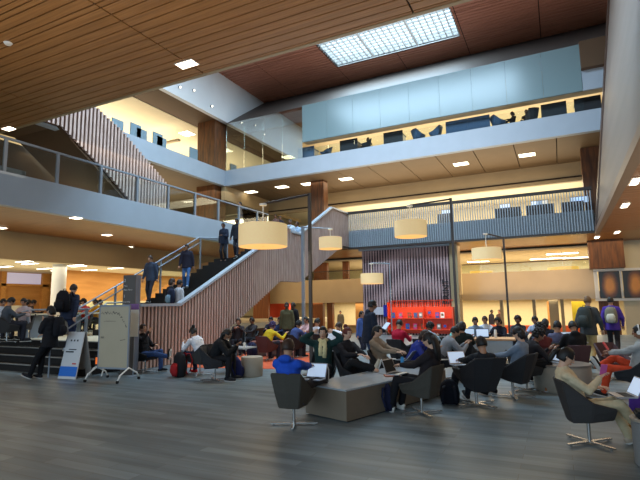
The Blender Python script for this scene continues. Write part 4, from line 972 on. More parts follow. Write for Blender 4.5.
seat('person with brown hair sitting under the staircase holding a white page', 'dark swivel chair under the person with a white page', at(238, 16.3), 150, 'sitphone', M_chairblk, top=(44, 34, 36), legs=(34, 36, 44), hair='bob', hcol='brown', skin='light', fem=True)
seat('person in dark grey beneath the staircase edge, beside the brown-haired one', 'dark swivel chair beneath the staircase edge', at(249, 17.2), 185, 'sit', M_chairblk, top=(60, 56, 58), legs=(34, 36, 44), skin='mid')
P('far man in an open jacket standing in the lit doorway', 'stand', at(340.5, 35.5, -.6), 178, top=(70, 64, 56), legs=(50, 48, 52), skin='mid', bulk=.03)
P('person in a blue patterned top by the orange lectern', 'stand', at(359.5, 17.5, -.35), 100, top=(70, 96, 160), legs=(40, 44, 60), hair='bob', skin='tan')
b = MB(); b.box(-.45, .45, -.25, .25, 0, .95); b.box(-.5, .5, -.3, .3, .95, 1.02); tag(b.build('lectern', M_orangewood), 'orange wooden lectern near the far doorway', 'lectern').location = at(353, 28, -.6)
seat('person in a blue shirt far right of the wood-topped table', 'dark swivel chair beside the cream mullion', at(534, 14.0), 200, 'sitwrite', M_chair, top=(150, 164, 186), legs=(34, 36, 44), hair='short', skin='mid')
seat('person in black at the far table with a drawing behind', 'blue-grey swivel chair in front of the cream partition', at(516, 14.4), 180, 'sit', M_bench, top=(40, 40, 48), legs=(34, 36, 44), hair='curly', skin='mid')
# left group
L = at(147.5, 12.6)
seat('man in black with blue jeans, legs stretched out, hand on his chin', 'black swivel chair against the slatted wall, under the man in jeans', L, 88, 'legout', M_chairblk, top=(24, 24, 28), legs=(50, 72, 116), hair='short', hcol='brown', skin='light', near=True)
L2_ = at(201, 11.9)
seat('girl in a white hooded top with her hair in a bun, facing left', 'grey swivel chair under the girl in white', L2_, -82, 'sithunch', M_chair, top=(206, 208, 214), legs=(38, 44, 64), hair='bun', skin='tan', near=True, fem=True, shoe=(196, 40, 40))
backpack('black bag with red trim standing on the floor before the girl in white', at(181, 11.6), 20, (24, 24, 28), 1.25, acc=(150, 30, 34))
L = at(216, 11.0)
seat('person with thick black hair in a black coat reading a phone', 'black swivel chair with a chrome column left of the drum stool', L, 70, 'sithunch', M_chairblk, top=(22, 24, 28), legs=(24, 24, 28), hair='long', skin='mid', near=True, fem=True, bulk=.03)
backpack('navy backpack leaning on the pale drum stool', zat(237, 378, 0), 190, (26, 32, 74), 1.05, tilt=-8)
backpack('navy backpack on the floor against the low table, by the white sneakers', zat(385, 412, 0) + Vector((0, .1, 0)), 200, (24, 28, 54), .92, tilt=-6)
backpack('black backpack on the floor behind the girl in white sneakers', zat(449, 404, 0) + Vector((0, .1, 0)), 170, (22, 24, 34), 1.0, tilt=-30)
backpack('dark backpack under the bench table by the orange carpet', at(252, 15.2), 180, (26, 30, 60), 1.1)
# leaning person, man on steps
L = at(52, 11.55)
P('person in all black leaning back on the step handrail', 'leanrail', L, -105, top=(24, 24, 28), legs=(20, 20, 24), hair='bob', skin='light', near=True, fem=True, bulk=.03, shoe=(34, 34, 38), scale=1.02)
worn('black backpack worn by the leaning person in black', L, -105, (22, 22, 28), 1.0, sc=1.0)
L = at(68, 12.4, .56)
P('man climbing the steps in a navy jacket and blue jeans', 'stairup', L, -15, top=(44, 52, 72), legs=(40, 52, 84), hair='short', hcol='brown', skin='light', near=True, bulk=.02, shoe=(170, 186, 200), scale=1.0)
worn('large black backpack on the man climbing the steps', L, -15, (20, 20, 26), 1.0, sc=1.2, d=-.2)
# platform people
for i, (x, D, fc, c, hs, lb) in enumerate(((9, 13.2, 20, (74, 78, 84), 'short', 'person in a grey jacket seated on the platform, leftmost'),
     (2, 14.8, 90, (190, 196, 204), 'short', 'person in a white top at the left edge of the platform'),
     (24, 14.6, 150, (180, 160, 158), 'bob', 'person in a pale patterned top seated behind the platform railing'),
     (27, 17.0, -10, (56, 54, 60), 'bob', 'person in dark grey seated farther back on the platform'),
     (32, 17.8, 30, (40, 38, 44), 'short', 'person in charcoal seated beside the one in dark grey'),
     (79, 18.5, 170, (120, 100, 170), 'bob', 'person in lilac seated behind the man on the steps'),
     (84, 17.5, 160, (196, 60, 50), 'curly', 'person in red seated at the back behind the handrail'),
     (96, 18.5, 190, (214, 150, 40), 'bob', 'person in orange-yellow seated left of the whiteboard'),
     (101, 19.5, 180, (170, 90, 50), 'short', 'person in rust seated left of the whiteboard, farther back'))):
    q = at(x, D, .75)
    seat(lb, lb.replace('person', 'dark chair under the person'), q, fc, 'sitwrite', M_chair, top=c, legs=(40, 40, 48), hair=hs, skin='tan')
q = at(22, 15.6, .75)
b = MB(); b.box(-1.1, 1.1, -.4, .4, .70, .74); o = b.build('platform_table', M_cream); o.location = q; tag(o, 'cream table on the platform behind the steel railing', 'table')
for x in (-.95, .95): bb = MB(); bb.box(x - .03, x + .03, -.3, .3, 0, .70); bb.build('leg', M_steel, o)
q = at(90, 16.4, .75); b = MB(); b.box(-1.0, 1.0, -.4, .4, .70, .74); o = b.build('platform_table', M_cream); o.location = q; tag(o, 'cream table on the platform left of the whiteboard', 'table')
for x in (-.85, .85): bb = MB(); bb.box(x - .03, x + .03, -.3, .3, 0, .70); bb.build('leg', M_steel, o)
# staircase people
def onx(px, X, z):
    v = _d(px, 290); return Vector((X, v.y * X / v.x, z))
def tread(y): return .75 + 3.0 / 17 * (int((y - 11.0) / (6.55 / 17)) + 1) if y < 17.5 else 3.75
def onstair(label, px, X, face, pose, dz=0, **kw):
    v = _d(px, 280); y = v.y * X / v.x; z = tread(y) if y > 11 else .75
    return P(label, pose, (X, y, z + dz), face, **kw), Vector((X, y, z + dz))
_, q = onstair('person in blue-grey with tan bag coming down near the stair foot', 151, -13.55, 165, 'stairdown', top=(56, 66, 84), legs=(40, 42, 52), hair='short', hcol='brown', skin='light', bulk=.025)
worn('dark blue pack on the person near the stair foot', q, 165, (36, 44, 60))
q = onx(169.5, -10.95, .75); P('person with brown hair in a black jacket behind the slatted parapet', 'stand', q, 25, top=(26, 26, 30), legs=(30, 30, 34), hair='bob', hcol='brown', skin='light', scale=1.03, bulk=.02)
q = onx(177.5, -10.65, .75); P('person in a pale grey hoodie behind the slatted parapet', 'stand', q, 10, top=(186, 188, 194), legs=(30, 30, 34), hair='short', skin='tan', bulk=.022)
worn('navy and pale blue backpack on the person in the pale hoodie', q, 10, (30, 38, 60), 1.0, (120, 150, 170))
_, q = onstair('man in a dark jacket and blue jeans walking down the staircase', 186.5, -13.0, 150, 'stairdown', top=(40, 38, 52), legs=(64, 96, 140), skin='tan', shoe=(190, 210, 225), bulk=.025)
_, q = onstair('person in dark blue with a raised phone high on the staircase', 224, -13.2, 175, 'standphone', top=(34, 40, 56), legs=(34, 34, 40), skin='mid', bulk=.025)
_, q = onstair('person in dark clothes on the staircase, half behind the big drum lamp', 237, -12.6, 165, 'stairdown', top=(36, 36, 44), legs=(36, 36, 44), skin='mid', bulk=.025)
P('person with a grey backpack crossing the landing behind the big drum lamp', 'stand', (xat(241, 240, -15.2).x, xat(241, 240, -15.2).y, Z2), -150, top=(110, 104, 110), legs=(196, 186, 166), hair='short', skin='tan')
worn('charcoal backpack on the person crossing the landing', Vector((xat(241, 240, -15.2).x, xat(241, 240, -15.2).y, Z2)), -150, (60, 58, 66))
for i, (x, y, c, lb) in enumerate(((276, 25.2, (120, 90, 84), 'person in brown on the second level right of the big drum lamp'), (281, 25.8, (60, 56, 66), 'person in charcoal on the second level right of the big drum lamp'),
      (291, 23.4, (196, 206, 220), 'person in white on the upper stair landing right of the big drum lamp'), (298, 23.2, (170, 190, 214), 'person in pale blue on the upper stair landing right of the big drum lamp'))):
    v = _d(x, hor(x)); P(lb, 'stand', (v.x / v.y * y, y, Z2) if i < 2 else onx(x, -10.75, 3.75), 170, top=c, legs=(40, 40, 50), skin='mid', hair='short')
# ------------------------------------------------------------------ STANDING OBJECTS, LEFT
t = thing('directory_sign', 'tall bronze directory sign with pale lettering behind the whiteboard', 'sign', (-9.76, 8.75, 0), .30)
b = MB(); b.box(-.17, .17, 0, .02, .02, 2.47); b.build('sign_face', M_signdk, t)
b = MB(); b.box(-.17, .17, .02, .25, .02, 2.47); b.build('sign_body', M_signside, t)
b = MB(); b.box(-.19, .19, -.02, .27, 0, .04); b.build('base', M_steeldk, t)
for txt, z, sz in (('2', 2.30, .11), ('Main', 2.18, .055), ('Main Floor', 2.08, .055), ('1', 1.90, .11), ('Learning', 1.78, .055), ('Crew', 1.70, .055), ('Bookstore', 1.62, .055)):
    text_mesh(txt, sz, M_signtext, t, (-.15, -.003, z), (PI / 2, 0, 0))
t = thing('whiteboard', 'rolling whiteboard with faint handwriting beside the A-frame sign', 'whiteboard', (-9.30, 7.95, 0), .12)
b = MB(); b.box(-.41, .41, -.015, .015, .30, 1.68); b.build('board', M_wbd, t)
b = MB(); b.box(-.44, -.41, -.02, .02, .26, 1.71); b.box(.41, .44, -.02, .02, .26, 1.71); b.box(-.44, .44, -.02, .02, 1.68, 1.72); b.box(-.44, .44, -.02, .02, .26, .30); b.build('frame', M_steel, t)
b = MB(); rnd = random.Random(4)
for k in range(34):
    x = -.38 + .022 * k; z = 1.52 - .5 * (max(0, k - 20) / 14) ** 1.5 * .7 + .02 * math.sin(k * 1.7); b.box(x, x + .014, -.0165, -.0155, z, z + rnd.uniform(.01, .045))
for k in range(12): x = -.3 + .03 * k; b.box(x, x + .02, -.0165, -.0155, 1.34, 1.34 + rnd.uniform(.004, .014))
for k in range(5): b.box(-.37 + .02 * k, -.36 + .02 * k, -.0165, -.0155, .95, .99 + .01 * (k % 2)); b.box(.2 + .03 * k, .215 + .03 * k, -.0165, -.0155, .90 + .005 * k, .92 + .005 * k)
b.build('handwriting', M_ink, t)
for sx in (-1, 1):
    b = MB(); b.tube([(sx * .455, -.34, .06), (sx * .455, -.26, .17), (sx * .455, 0, .30), (sx * .455, .26, .17), (sx * .455, .34, .06)], .018, 8); f = b.build('leg', M_paper, t, True)
    for sy in (-1, 1): b = MB(); b.cyl((sx * .455 - .015, sy * .34, .035), (sx * .455 + .015, sy * .34, .035), .035, n=12); b.build('caster', M_black, f)
t = thing('poster_sheet', 'pale sheet with a purple top stuck between the whiteboard and the bronze sign', 'poster', (-9.30, 8.55, 0), .30)
b = MB(); b.box(-.13, .09, -.004, .004, .95, 1.60); b.build('sheet', M_paper, t); b = MB(); b.box(-.16, .09, -.006, .006, 1.60, 1.74); b.build('header', mat('purple_header', s(120, 80, 140), .6), t)
b = MB(); b.cyl((-.02, .03, 0), (-.02, .03, 1.7), .012, n=8); b.cyl((-.02, .03, 0), (-.02, .03, .02), .12, n=16); b.build('stand', M_steel, t)
t = thing('sandwich_board', 'white A-frame board with a blue bottom band in front of the steps', 'sign', (-10.62, 7.98, 0), .10)
b = MB(); zt, yb = 1.08, -.22
def slab(y0, y1, x=.28, th=.02, taper=.02):
    q = MB(); q.add([(-x, y0, .0), (x, y0, .0), (x - taper, y1, zt), (-x + taper, y1, zt), (-x, y0 + th, .0), (x, y0 + th, .0), (x - taper, y1 + th, zt), (-x + taper, y1 + th, zt)],
          [(0, 1, 2, 3), (4, 7, 6, 5), (0, 4, 5, 1), (1, 5, 6, 2), (2, 6, 7, 3), (3, 7, 4, 0)]); return q
slab(-.24, -.01).build('front_panel', M_signwhite, t); slab(.24, .03).build('rear_panel', mat('grey_panel', s(140, 138, 134), .6), t)
def onpan(u0, u1, z0, z1, nm, m):
    q = MB(); yy = lambda z: -.245 + .23 * z / zt
    q.add([(u0, yy(z0), z0), (u1, yy(z0), z0), (u1, yy(z1), z1), (u0, yy(z1), z1), (u0, yy(z0) - .004, z0), (u1, yy(z0) - .004, z0), (u1, yy(z1) - .004, z1), (u0, yy(z1) - .004, z1)],
          [(0, 3, 2, 1), (4, 5, 6, 7), (0, 1, 5, 4), (1, 2, 6, 5), (2, 3, 7, 6), (3, 0, 4, 7)]); return q.build(nm, m, t)
onpan(-.27, .27, .06, .28, 'blue_band', M_signblue); onpan(.08, .20, .33, .36, 'red_mark', mat('sign_red', s(200, 60, 50), .6))
q = MB()
for k, (u0, u1, z0, z1) in enumerate([(-.12, -.08, .86, .90), (-.02, .02, .86, .9), (.08, .12, .86, .9), (-.12, .12, .66, .68), (-.2, .05, .60, .63)]): onpan(u0, u1, z0, z1, 'printed_text', M_ink)
# small cart with an orange panel
t = thing('projector_box', 'small black box with a glowing orange panel on a white caster stand', 'device', (-10.15, 8.35, 0), .1)
b = MB(); b.box(-.14, .14, -.1, .1, .26, .50); b.build('housing', M_black, t); b = MB(); b.box(-.10, .0, -.105, -.1, .30, .46); b.build('orange_panel', mat('orange_glow', s(230, 110, 40), .5, emit=s(240, 110, 30), estr=.7), t)
for sx in (-1, 1): b = MB(); b.tube([(sx * .2, -.2, .04), (sx * .16, -.1, .2), (sx * .1, 0, .26)], .016, 8); b.build('leg', M_paper, t, True)
# ------------------------------------------------------------------ ORANGE SHELF WALL AND "PRINT"
t = thing('display_shelf', 'bright orange-red display shelving on the mauve slatted wall', 'shelf', (-6.5, 24.3, 0))
iv = Matrix.Translation((6.5, -24.3, 0))
b = MB(); b.box(-8.1, -4.75, 24.42, 24.48, .1, 1.44); part(b, 'back_panel', M_redorange, t, iv)
for z in (.30, .86): b = MB(); b.box(-8.1, -4.75, 24.15, 24.42, z - .02, z + .02); part(b, 'shelf_board', M_redorange, t, iv)
for x in (-8.12, -6.25, -4.78): b = MB(); b.box(x, x + .05, 24.15, 24.48, .05, 1.70 if x < -8 else 1.42); part(b, 'upright', M_redorange, t, iv)
b = MB(); b.box(-8.1, -4.75, 24.36, 24.44, 1.74, 1.78); part(b, 'top_rail', M_redorange, t, iv)
b = MB()
for k in range(32): b.box(-8.08 + .104 * k, -8.03 + .104 * k, 24.44, 24.49, 1.42, 1.76)
part(b, 'orange_lit_slats', M_redorange, t, iv)  # extra slats; their orange stands in for orange light on the wall slats
bc = [(50, 90, 170), (210, 80, 130), (120, 90, 60), (90, 100, 120), (140, 140, 130), (190, 60, 60), (60, 90, 160), (236, 236, 230)]
bx = [(-7.85, .88), (-7.45, .88), (-6.98, .88), (-6.66, .88), (-6.4, .88), (-5.95, .98), (-5.55, .88), (-5.3, .88), (-7.1, .32), (-6.7, .32), (-6.3, .32), (-5.9, .32), (-5.5, .32), (-5.2, .32)]
nm8 = ['blue', 'pink', 'brown', 'slate', 'grey-green', 'red', 'royal blue', 'white']
for k, (x, z) in enumerate(bx):
    r = thing('display_book', '%s-covered book facing out on the %s orange shelf, %s' % (nm8[k % 8], 'upper' if z > .5 else 'lower', ('leftmost', 'second from left', 'third from left', 'fourth from left', 'fifth from left', 'sixth from left', 'seventh from left', 'rightmost')[k] if z > .5 else ('leftmost', 'second from left', 'third from left', 'fourth from left', 'fifth from left', 'rightmost')[k - 8]), 'book', (x, 24.3, z), 0, 'books on the orange display')
    q = MB(); q.box(-.09, .09, 0, .03, 0, .27); q.build('pages', M_paper, r); q = MB(); q.box(-.095, .095, -.006, 0, 0, .275); cv = q.build('cover', clothm(bc[k % 8]), r)
    q = MB(); q.box(-.06, .06, -.008, -.006, .10, .22); q.build('cover_picture', clothm(bc[(k + 3) % 8]), cv)
o = text_mesh('PRINT', .46, M_ink, None, (-4.95, 24.44, 1.55), (PI / 2, -PI / 2, 0), 'print_sign', .02); tag(o, 'dark PRINT lettering running up the right end of the slatted wall', 'sign')
o = MB(); o.box(-.35, .35, 0, .05, -.2, .2); q = o.build('wall_notice', clothm((200, 200, 210))); q.location = (-9.0 + .35, 24.38, 1.25); tag(q, 'pale notice on the slatted wall left of the orange shelving', 'notice')
o = MB(); o.box(-.15, .15, 0, .05, -.3, .3); q = o.build('wall_notice', clothm((40, 50, 150))); q.location = (-8.25, 24.36, 1.25); tag(q, 'blue notice on the slatted wall, next to the orange shelving', 'notice')
# ------------------------------------------------------------------ LAMPS
def lamp(label, post, D, ptop, apx, shade_c, r, h, m=None, pm=None, pr=.035, stem=True):
    """post px, depth D; ptop height; apx = end of arm px,py ; shade centre height"""
    m = m or M_shade; pm = pm or M_steeldk
    t = thing('arc_lamp', label, 'lamp', at(post, D)); L = at(post, D); iv = Matrix.Translation(-L)
    e, z = shade_c
    q = MB(); q.box(L.x - pr, L.x + pr, L.y - pr, L.y + pr, 0, ptop); part(q, 'post', pm, t, iv)
    q = MB(); q.lathe([(.22, 0), (.22, .02), (.06, .03)], c=(L.x, L.y, 0), n=20); part(q, 'base', pm, t, iv)
    q = MB(); q.tube([(L.x, L.y, ptop - .03), (e.x, e.y, apx)], .028, 8); part(q, 'arm', pm, t, iv)
    q = MB(); q.cyl((e.x, e.y, z + h / 2), (e.x, e.y, apx), .014, n=8); q.cyl((e.x, e.y, apx - .04), (e.x, e.y, apx), .09, n=16); part(q, 'drop_rod', M_paper, t, iv)
    q = MB(); q.lathe([(r, -h / 2), (r, h / 2), (r - .012, h / 2), (r - .012, -h / 2)], c=(e.x, e.y, z), n=40); sh = part(q, 'lamp_shade', m, t, iv, 'auto')
    q = MB(); q.cyl((e.x, e.y, z - h / 2 + .015), (e.x, e.y, z - h / 2 + .03), r - .014, n=40); part(q, 'diffuser', M_diff, t, iv)
    q = MB(); q.lathe([(.03, -h / 2), (.03, -h / 2 + .014)], c=(e.x, e.y, z), n=12); part(q, 'finial', M_chrome, t, iv)
    return t
def zfor(px, py, D): return H + (hor(px) - py) / F * D * 1.0
lamp('largest drum lamp on a tall bronze post, in front of the staircase', 310.7, 11.6, 4.42, 4.08, (at(263, 11.2), 3.30), .58, .52)
lamp('drum lamp hanging from the second bronze post, left of the shelf wall lamp post', 456, 13.9, 4.75, 4.55, (at(413.5, 13.9), 3.83), .475, .46)
lamp('drum lamp on the light grey post in front of the staircase wall', 303.5, 17.5, 4.55, 4.45, (at(331.5, 17.5), 3.90), .43, .43, pm=M_steel, pr=.05)
lamp('small drum lamp before the mauve slatted wall', 391, 19.5, 3.30, 3.30, (at(372.5, 19.5), 2.66), .46, .42, pm=M_steel, pr=.02)
lamp('drum lamp on the thin post right of centre', 507.5, 17.6, 4.05, 4.20, (at(489.5, 17.6), 3.42), .53, .44)
def pendant(label, px, py, y, wpx, hpx):
    p = yat(px, py, y); k = y * 1.12 / F; t = thing('pendant_lamp', label, 'lamp', (p.x, p.y, 4.42)); iv = Matrix.Translation((-p.x, -p.y, -4.42)); r = wpx * k / 2 * .98; h = hpx * k
    q = MB(); q.lathe([(r, -h / 2), (r, h / 2), (r - .02, h / 2), (r - .02, -h / 2)], c=tuple(p), n=28); part(q, 'lamp_shade', M_shadew, t, iv, 'auto'); q = MB(); q.cyl((p.x, p.y, p.z - h / 2 + .02), (p.x, p.y, p.z - h / 2 + .04), r - .03, n=28); part(q, 'diffuser', M_diff, t, iv); q = MB(); q.cyl((p.x, p.y, p.z + h / 2 - .1), (p.x, p.y, 4.42), .015, n=8); part(q, 'cord', M_paper, t, iv)
pendant('yellow pendant shade above the mezzanine, left of the thin lamp post', 481.5, 276, 30, 19, 8)
pendant('yellow pendant shade above the mezzanine, right of the thin lamp post', 563.5, 273.5, 30, 23, 10)
# ------------------------------------------------------------------ CEILING LIGHTS
def light(name, loc, size, power, col=(1, .8, .55), size_y=None, rot=(0, 0, 0), spread=None):
    l = bpy.data.lights.new(name, 'AREA'); l.shape = 'RECTANGLE'; l.size = size; l.size_y = size_y or size; l.energy = power; l.color = col
    if spread: l.spread = spread
    o = bpy.data.objects.new(name, l); COL.objects.link(o); o.location = loc; o.rotation_euler = rot; return o
ORD = ['leftmost', 'second', 'third', 'fourth', 'fifth', 'sixth', 'seventh', 'eighth', 'ninth', 'tenth']
def downlight(label, p, z, sx=.55, sy=.55, m=M_spot, group=None, name='ceiling_light'):
    t = thing(name, label, 'light', (p.x, p.y, z), 0, group)
    b = MB(); b.box(-sx / 2 - .04, sx / 2 + .04, -sy / 2 - .04, sy / 2 + .04, -.012, .0); b.build('trim_ring', M_paper, t)
    b = MB(); b.box(-sx / 2, sx / 2, -sy / 2, sy / 2, -.022, -.012); b.build('lens', m, t)
for k, q in enumerate([(251, 192), (282, 187), (308, 184), (346, 179), (461, 164), (527, 155)]):
    downlight('square light in the soffit above the second-level rooms, %s from left' % ORD[k] if k else 'leftmost square light in the soffit above the second-level rooms', zat(*q, Z3S), Z3S + .01, .75, .55, M_lightwarm, 'square lights above the second level')
for k, q in enumerate([(76, 218), (107, 235), (129, 247)]): downlight('small downlight under the left balcony, %s from left' % ('first', 'second', 'third')[k], zat(*q, Z2S), Z2S + .01, .28, .28, M_spot, 'downlights under the left balcony')
downlight('small downlight under the left balcony at the left picture edge', zat(1, 228, Z2S), Z2S + .01, .28, .28, M_spot, 'downlights under the left balcony')
for k, q in enumerate([(635, 181), (625, 205), (617, 232), (597, 237)]): downlight('recessed light in the right wood ceiling, %s from the top' % ('first', 'second', 'third', 'fourth')[k], zat(*q, Z2S), Z2S - .005, .16, .75, M_spot, 'recessed lights in the right ceiling')
downlight('bright twin downlight at the corner of the near wood ceiling', zat(187, 64, Z3S), Z3S - .002, .62, .32, M_spot, 'near ceiling'); downlight('twin downlight at the far left end of the near wood ceiling', zat(9, 128.5, Z3S), Z3S - .002, .5, .3, M_spot, 'near ceiling')
b = MB(); b.lathe([(.08, -.05), (.12, 0)], n=16); o = b.build('smoke_detector', M_paper); o.location = zat(8, 43, Z3S); tag(o, 'small white smoke detector on the near wood ceiling', 'detector')
for k, (q0, q1) in enumerate([((17, 258), (32, 258)), ((23, 263), (37, 263)), ((0, 266), (10, 266)), ((37, 268), (52, 268)), ((51, 270), (65, 270)), ((69, 263), (83, 263)), ((70, 266), (87, 265)), ((82, 270), (97, 269)), ((110, 266), (122, 266))]):
    a, c = zat(*q0, 3.62), zat(*q1, 3.62); m = (a + c) / 2; m = m if m.x < -19.8 else Vector((-19.8, m.y * -19.8 / m.x, 0)); downlight('linear ceiling light above the platform room, %s from left' % ORD[k], m, 3.6, max(.9, abs(c.x - a.x) * .8), .22, M_linear, 'linear lights above the platform room', 'linear_light')
for k, (q, w) in enumerate([((562, 253.5), 24), ((548, 258.5), 28), ((577, 257.5), 22), ((571, 262), 20), ((533, 265.5), 22), ((553, 265), 18), ((478, 261.5), 18)]):
    p = zat(*q, 4.4); D = (p - CAM).length; yy = min(max(p.y, 29.4), 44); downlight('linear ceiling light over the mezzanine, %s from left' % ORD[k], Vector((p.x * yy / p.y, yy, 0)), 4.405, w * D / F * 1.05, .7, M_linear, 'linear lights over the mezzanine', 'linear_light')
for k, (x0, x1) in enumerate([(-16.6, -14.0), (-11.3, -9.7), (-4.5, -2.8), (-2.5, -1.6), (-1.1, -.1), (.3, 1.5)]):
    b = MB(); b.box(x0, x1, 28.35, 28.6, 1.735, 1.785); tag(b.build('strip_light', M_linear), 'bright strip light below the mezzanine edge, %s from left' % ORD[k], 'light', 'strip lights below the mezzanine')
for k, (x, y) in enumerate([(-25.5, 17), (-25.5, 20), (-23.2, 23), (-24, 27)]):
    b = MB(); b.box(-1.6, 1.6, -.12, .12, 0, .12); o = b.build('hanging_light', M_beige); o.location = (x, y, 12.4); tag(o, 'long hanging light in the left third-level room, %s from left' % ORD[k], 'light', 'hanging lights on the third level')
    q = MB(); q.box(-1.5, 1.5, -.1, .1, .12, .13); q.build('glow_panel', M_linear, o)
    for x in (-1.3, 1.3): q = MB(); q.cyl((x, 0, .12), (x, 0, .8), .008, n=6); q.build('wire', M_steel, o)
for k, q in enumerate([(187, 133), (226, 150), (288, 157)]): downlight('ceiling light in the third-level room seen through glass, %s from left' % ORD[k], zat(*q, Z4) if k < 2 else zat(*q, 12.6), Z4 - .04 if k < 2 else 12.59, .8, .8, M_lightwarm, 'third-level room lights')
for k, q in enumerate([(179, 87), (193, 90), (211, 106)]):
    p = xat(*q, -18.58); b = MB(); b.cyl((0, 0, 0), (.10, 0, -.04), .06, n=12); o = b.build('wall_spotlight', M_steel); o.location = p; tag(o, 'small spotlight on the upper white wall, %s from left' % ORD[k], 'light', 'spotlights on the upper white wall')
    q2 = MB(); q2.cyl((.10, 0, -.04), (.105, 0, -.042), .05, n=12); q2.build('lens', M_lightwarm, o)
# ------------------------------------------------------------------ UPPER LEVEL FURNITURE
def desk(label, loc, rz, m=M_chairblk, w=1.6, group='desks', hs=.95):
    t = thing('desk', label, 'desk', loc, rz, group); b = MB(); b.box(-w / 2, w / 2, -.35, .35, .70, .74); b.build('desk_top', m, t); b = MB(); b.box(-w / 2, w / 2, .31, .35, .1, hs); b.build('screen_panel', m, t)
    for x in (-w / 2 + .05, w / 2 - .05): b = MB(); b.box(x - .03, x + .03, -.3, .3, 0, .7); b.build('leg', M_steeldk, t)
    return t
def monitor(label, loc, rz, scr=None, group='monitors'):
    t = thing('monitor', label, 'monitor', loc, rz, group); b = MB(); b.box(-.27, .27, 0, .03, .12, .45); b.build('housing', M_black, t); b = MB(); b.box(-.25, .25, -.004, 0, .14, .43); b.build('screen', scr or M_screen, t); b = MB(); b.box(-.02, .02, .01, .04, .02, .15); b.box(-.1, .1, -.06, .08, 0, .02); b.build('stand', M_black, t)
M_bluecloth = mat('slate_blue_fabric', s(62, 84, 112), .8)
for k, (px, bl) in enumerate([(310, 1), (328, 1), (352, 0), (367, 0), (396, 0), (437, 1), (459, 1), (481, 1), (534, 0), (556, 0), (590, 0), (420, 1), (500, 1)]):
    p = yat(px, 140, 25.2); m = M_bluecloth if bl else M_chairblk
    if k in (0, 2, 4, 6, 7, 9, 10): desk('%s desk screen on the third level, %s' % ('slate blue' if bl else 'black', ORD[k] + ' of the row from left' if k < 10 else 'at the right end of the row'), (p.x, 25.0, Z3 + .02), PI, m, 1.1, hs=.9)
    else:
        chair('%s task chair behind the third-level glass, %s' % ('slate blue' if bl else 'black', ORD[k] + ' of the row from left' if k < 10 else ('in the middle of the row', 'right of the middle of the row')[k - 11]), (p.x, 24.9, Z3 + .02), 180 + 20 * k, m, 'third-level task chairs', scale=1.1)
for k, (px, c) in enumerate([(372, (30, 28, 30)), (528, (36, 30, 30)), (512, (40, 34, 32))]):
    p = yat(px, 140, 26.2); P('dark silhouetted person at the third-level desks, %s from left' % ORD[k], 'sit', (p.x, 25.6, Z3 + .02), 150 + 40 * k, top=c, legs=(28, 28, 30), hair='bob', skin='dark')
for k, (px, py) in enumerate([(116, 118), (134, 124), (140, 127), (156, 135), (160, 136), (192, 150)]):
    p = xat(px, py + 12, -19.6); t = thing('desk_partition', 'pale blue desk partition at the left third-level edge, %s from left' % ORD[k], 'partition', (-19.5, p.y, Z3 + .02), 0, 'third-level partitions'); b = MB(); b.box(-.03, .03, -.35, .35, 0, .95 + .15 * (k % 2)); b.build('panel', mat('pale_blue_fabric', s(128, 150, 160), .8), t)
for k, (px, w) in enumerate([(445, .7), (508, 1.3), (540, 1.3), (572, 1.0)]):
    p = yat(px, 205, 26.5); desk('dark computer desk behind the fin railing, %s from left' % ORD[k], (p.x, 26.4, Z2), PI, M_steeldk if k else M_bench, w, 'second-level desks')
for k, (px, sc) in enumerate([(446, 'b'), (505, 0), (543, 0), (537, 0), (577, 0), (583, 0)]):
    p = yat(px, 205, 26.2); monitor('computer monitor behind the fin railing, %s from left' % ORD[k], (p.x, 26.2, Z2 + .74), 0, M_screen if k != 2 else M_paper, 'second-level monitors')
# ------------------------------------------------------------------ LIGHT
w = bpy.data.worlds.new('world'); SC.world = w; w.use_nodes = True
w.node_tree.nodes['Background'].inputs[0].default_value = (.50, .66, .85, 1); w.node_tree.nodes['Background'].inputs[1].default_value = .30
light('skylight_daylight', (-7.75, 24.65, ZR + .02), 7.3, 1000, (.55, .80, 1.0), 2.8)
light('near_atrium_sky_fill', (-8, 14.0, ZR - .1), 13, 4100, (.55, .79, 1.0), 5)  # added under the closed roof for a presumed, unbuilt skylight
light('rear_sky_fill', (-5, -8.5, 4.5), 22, 1700, (.58, .80, 1.0), 8, rot=(PI / 2, 0, 0))  # added cool fill from behind the camera; no facade is built
WC = (1.0, .74, .44); WY = (1.0, .85, .58)
light('left_soffit_light', (-16.4, 9, 4.5), 3.5, 120, WC, 14)
light('left_soffit_fill', (-16.4, 10, 2.6), 4, 30, WC, 14, rot=(PI, 0, 0))  # added fill floating below the left soffit, no fixture
light('platform_room_light', (-21, 18, 3.5), 3, 330, WY, 18)
light('platform_room_fill', (-22, 16, 1.6), 4, 220, WY, 18, rot=(PI, 0, 0))  # added mid-height fill to brighten the platform room ceiling
light('third_left_light', (-27, 21, 12.5), 7, 1300, WY, 14)
light('third_left_uplight', (-27, 22, 10.9), 8, 1500, (1, .88, .64), 16, rot=(PI, 0, 0))
light('second_left_light', (-20, 19, 8.9), 4, 200, WY, 12)
light('second_left_fill', (-24, 20, 6.2), 8, 500, WY, 12, rot=(PI, 0, 0))  # added fill aimed up at the left gallery ceiling, no lamp there
light('second_back_light', (-6, 32, 8.4), 16, 1500, WY, 4)
light('second_back_fill', (-6, 32, 6.8), 16, 700, WY, 4, rot=(PI, 0, 0))  # added fill lifting the ceiling of the back rooms, no fixture
light('second_soffit_light', (-7, 26.5, 9.1), 15, 260, WY, 2)
light('second_soffit_fill', (-7, 26.6, 6.5), 15, 260, WC, 3, rot=(PI, 0, 0))  # added fill hanging in the air to lighten the soffit panels
light('third_back_fill', (-6, 30, 10.6), 18, 1300, (1, .88, .64), 6, rot=(PI, 0, 0))  # added fill so the third-level back ceiling reads bright
light('third_back_light', (-6, 30, 12.5), 18, 1700, WY, 6)
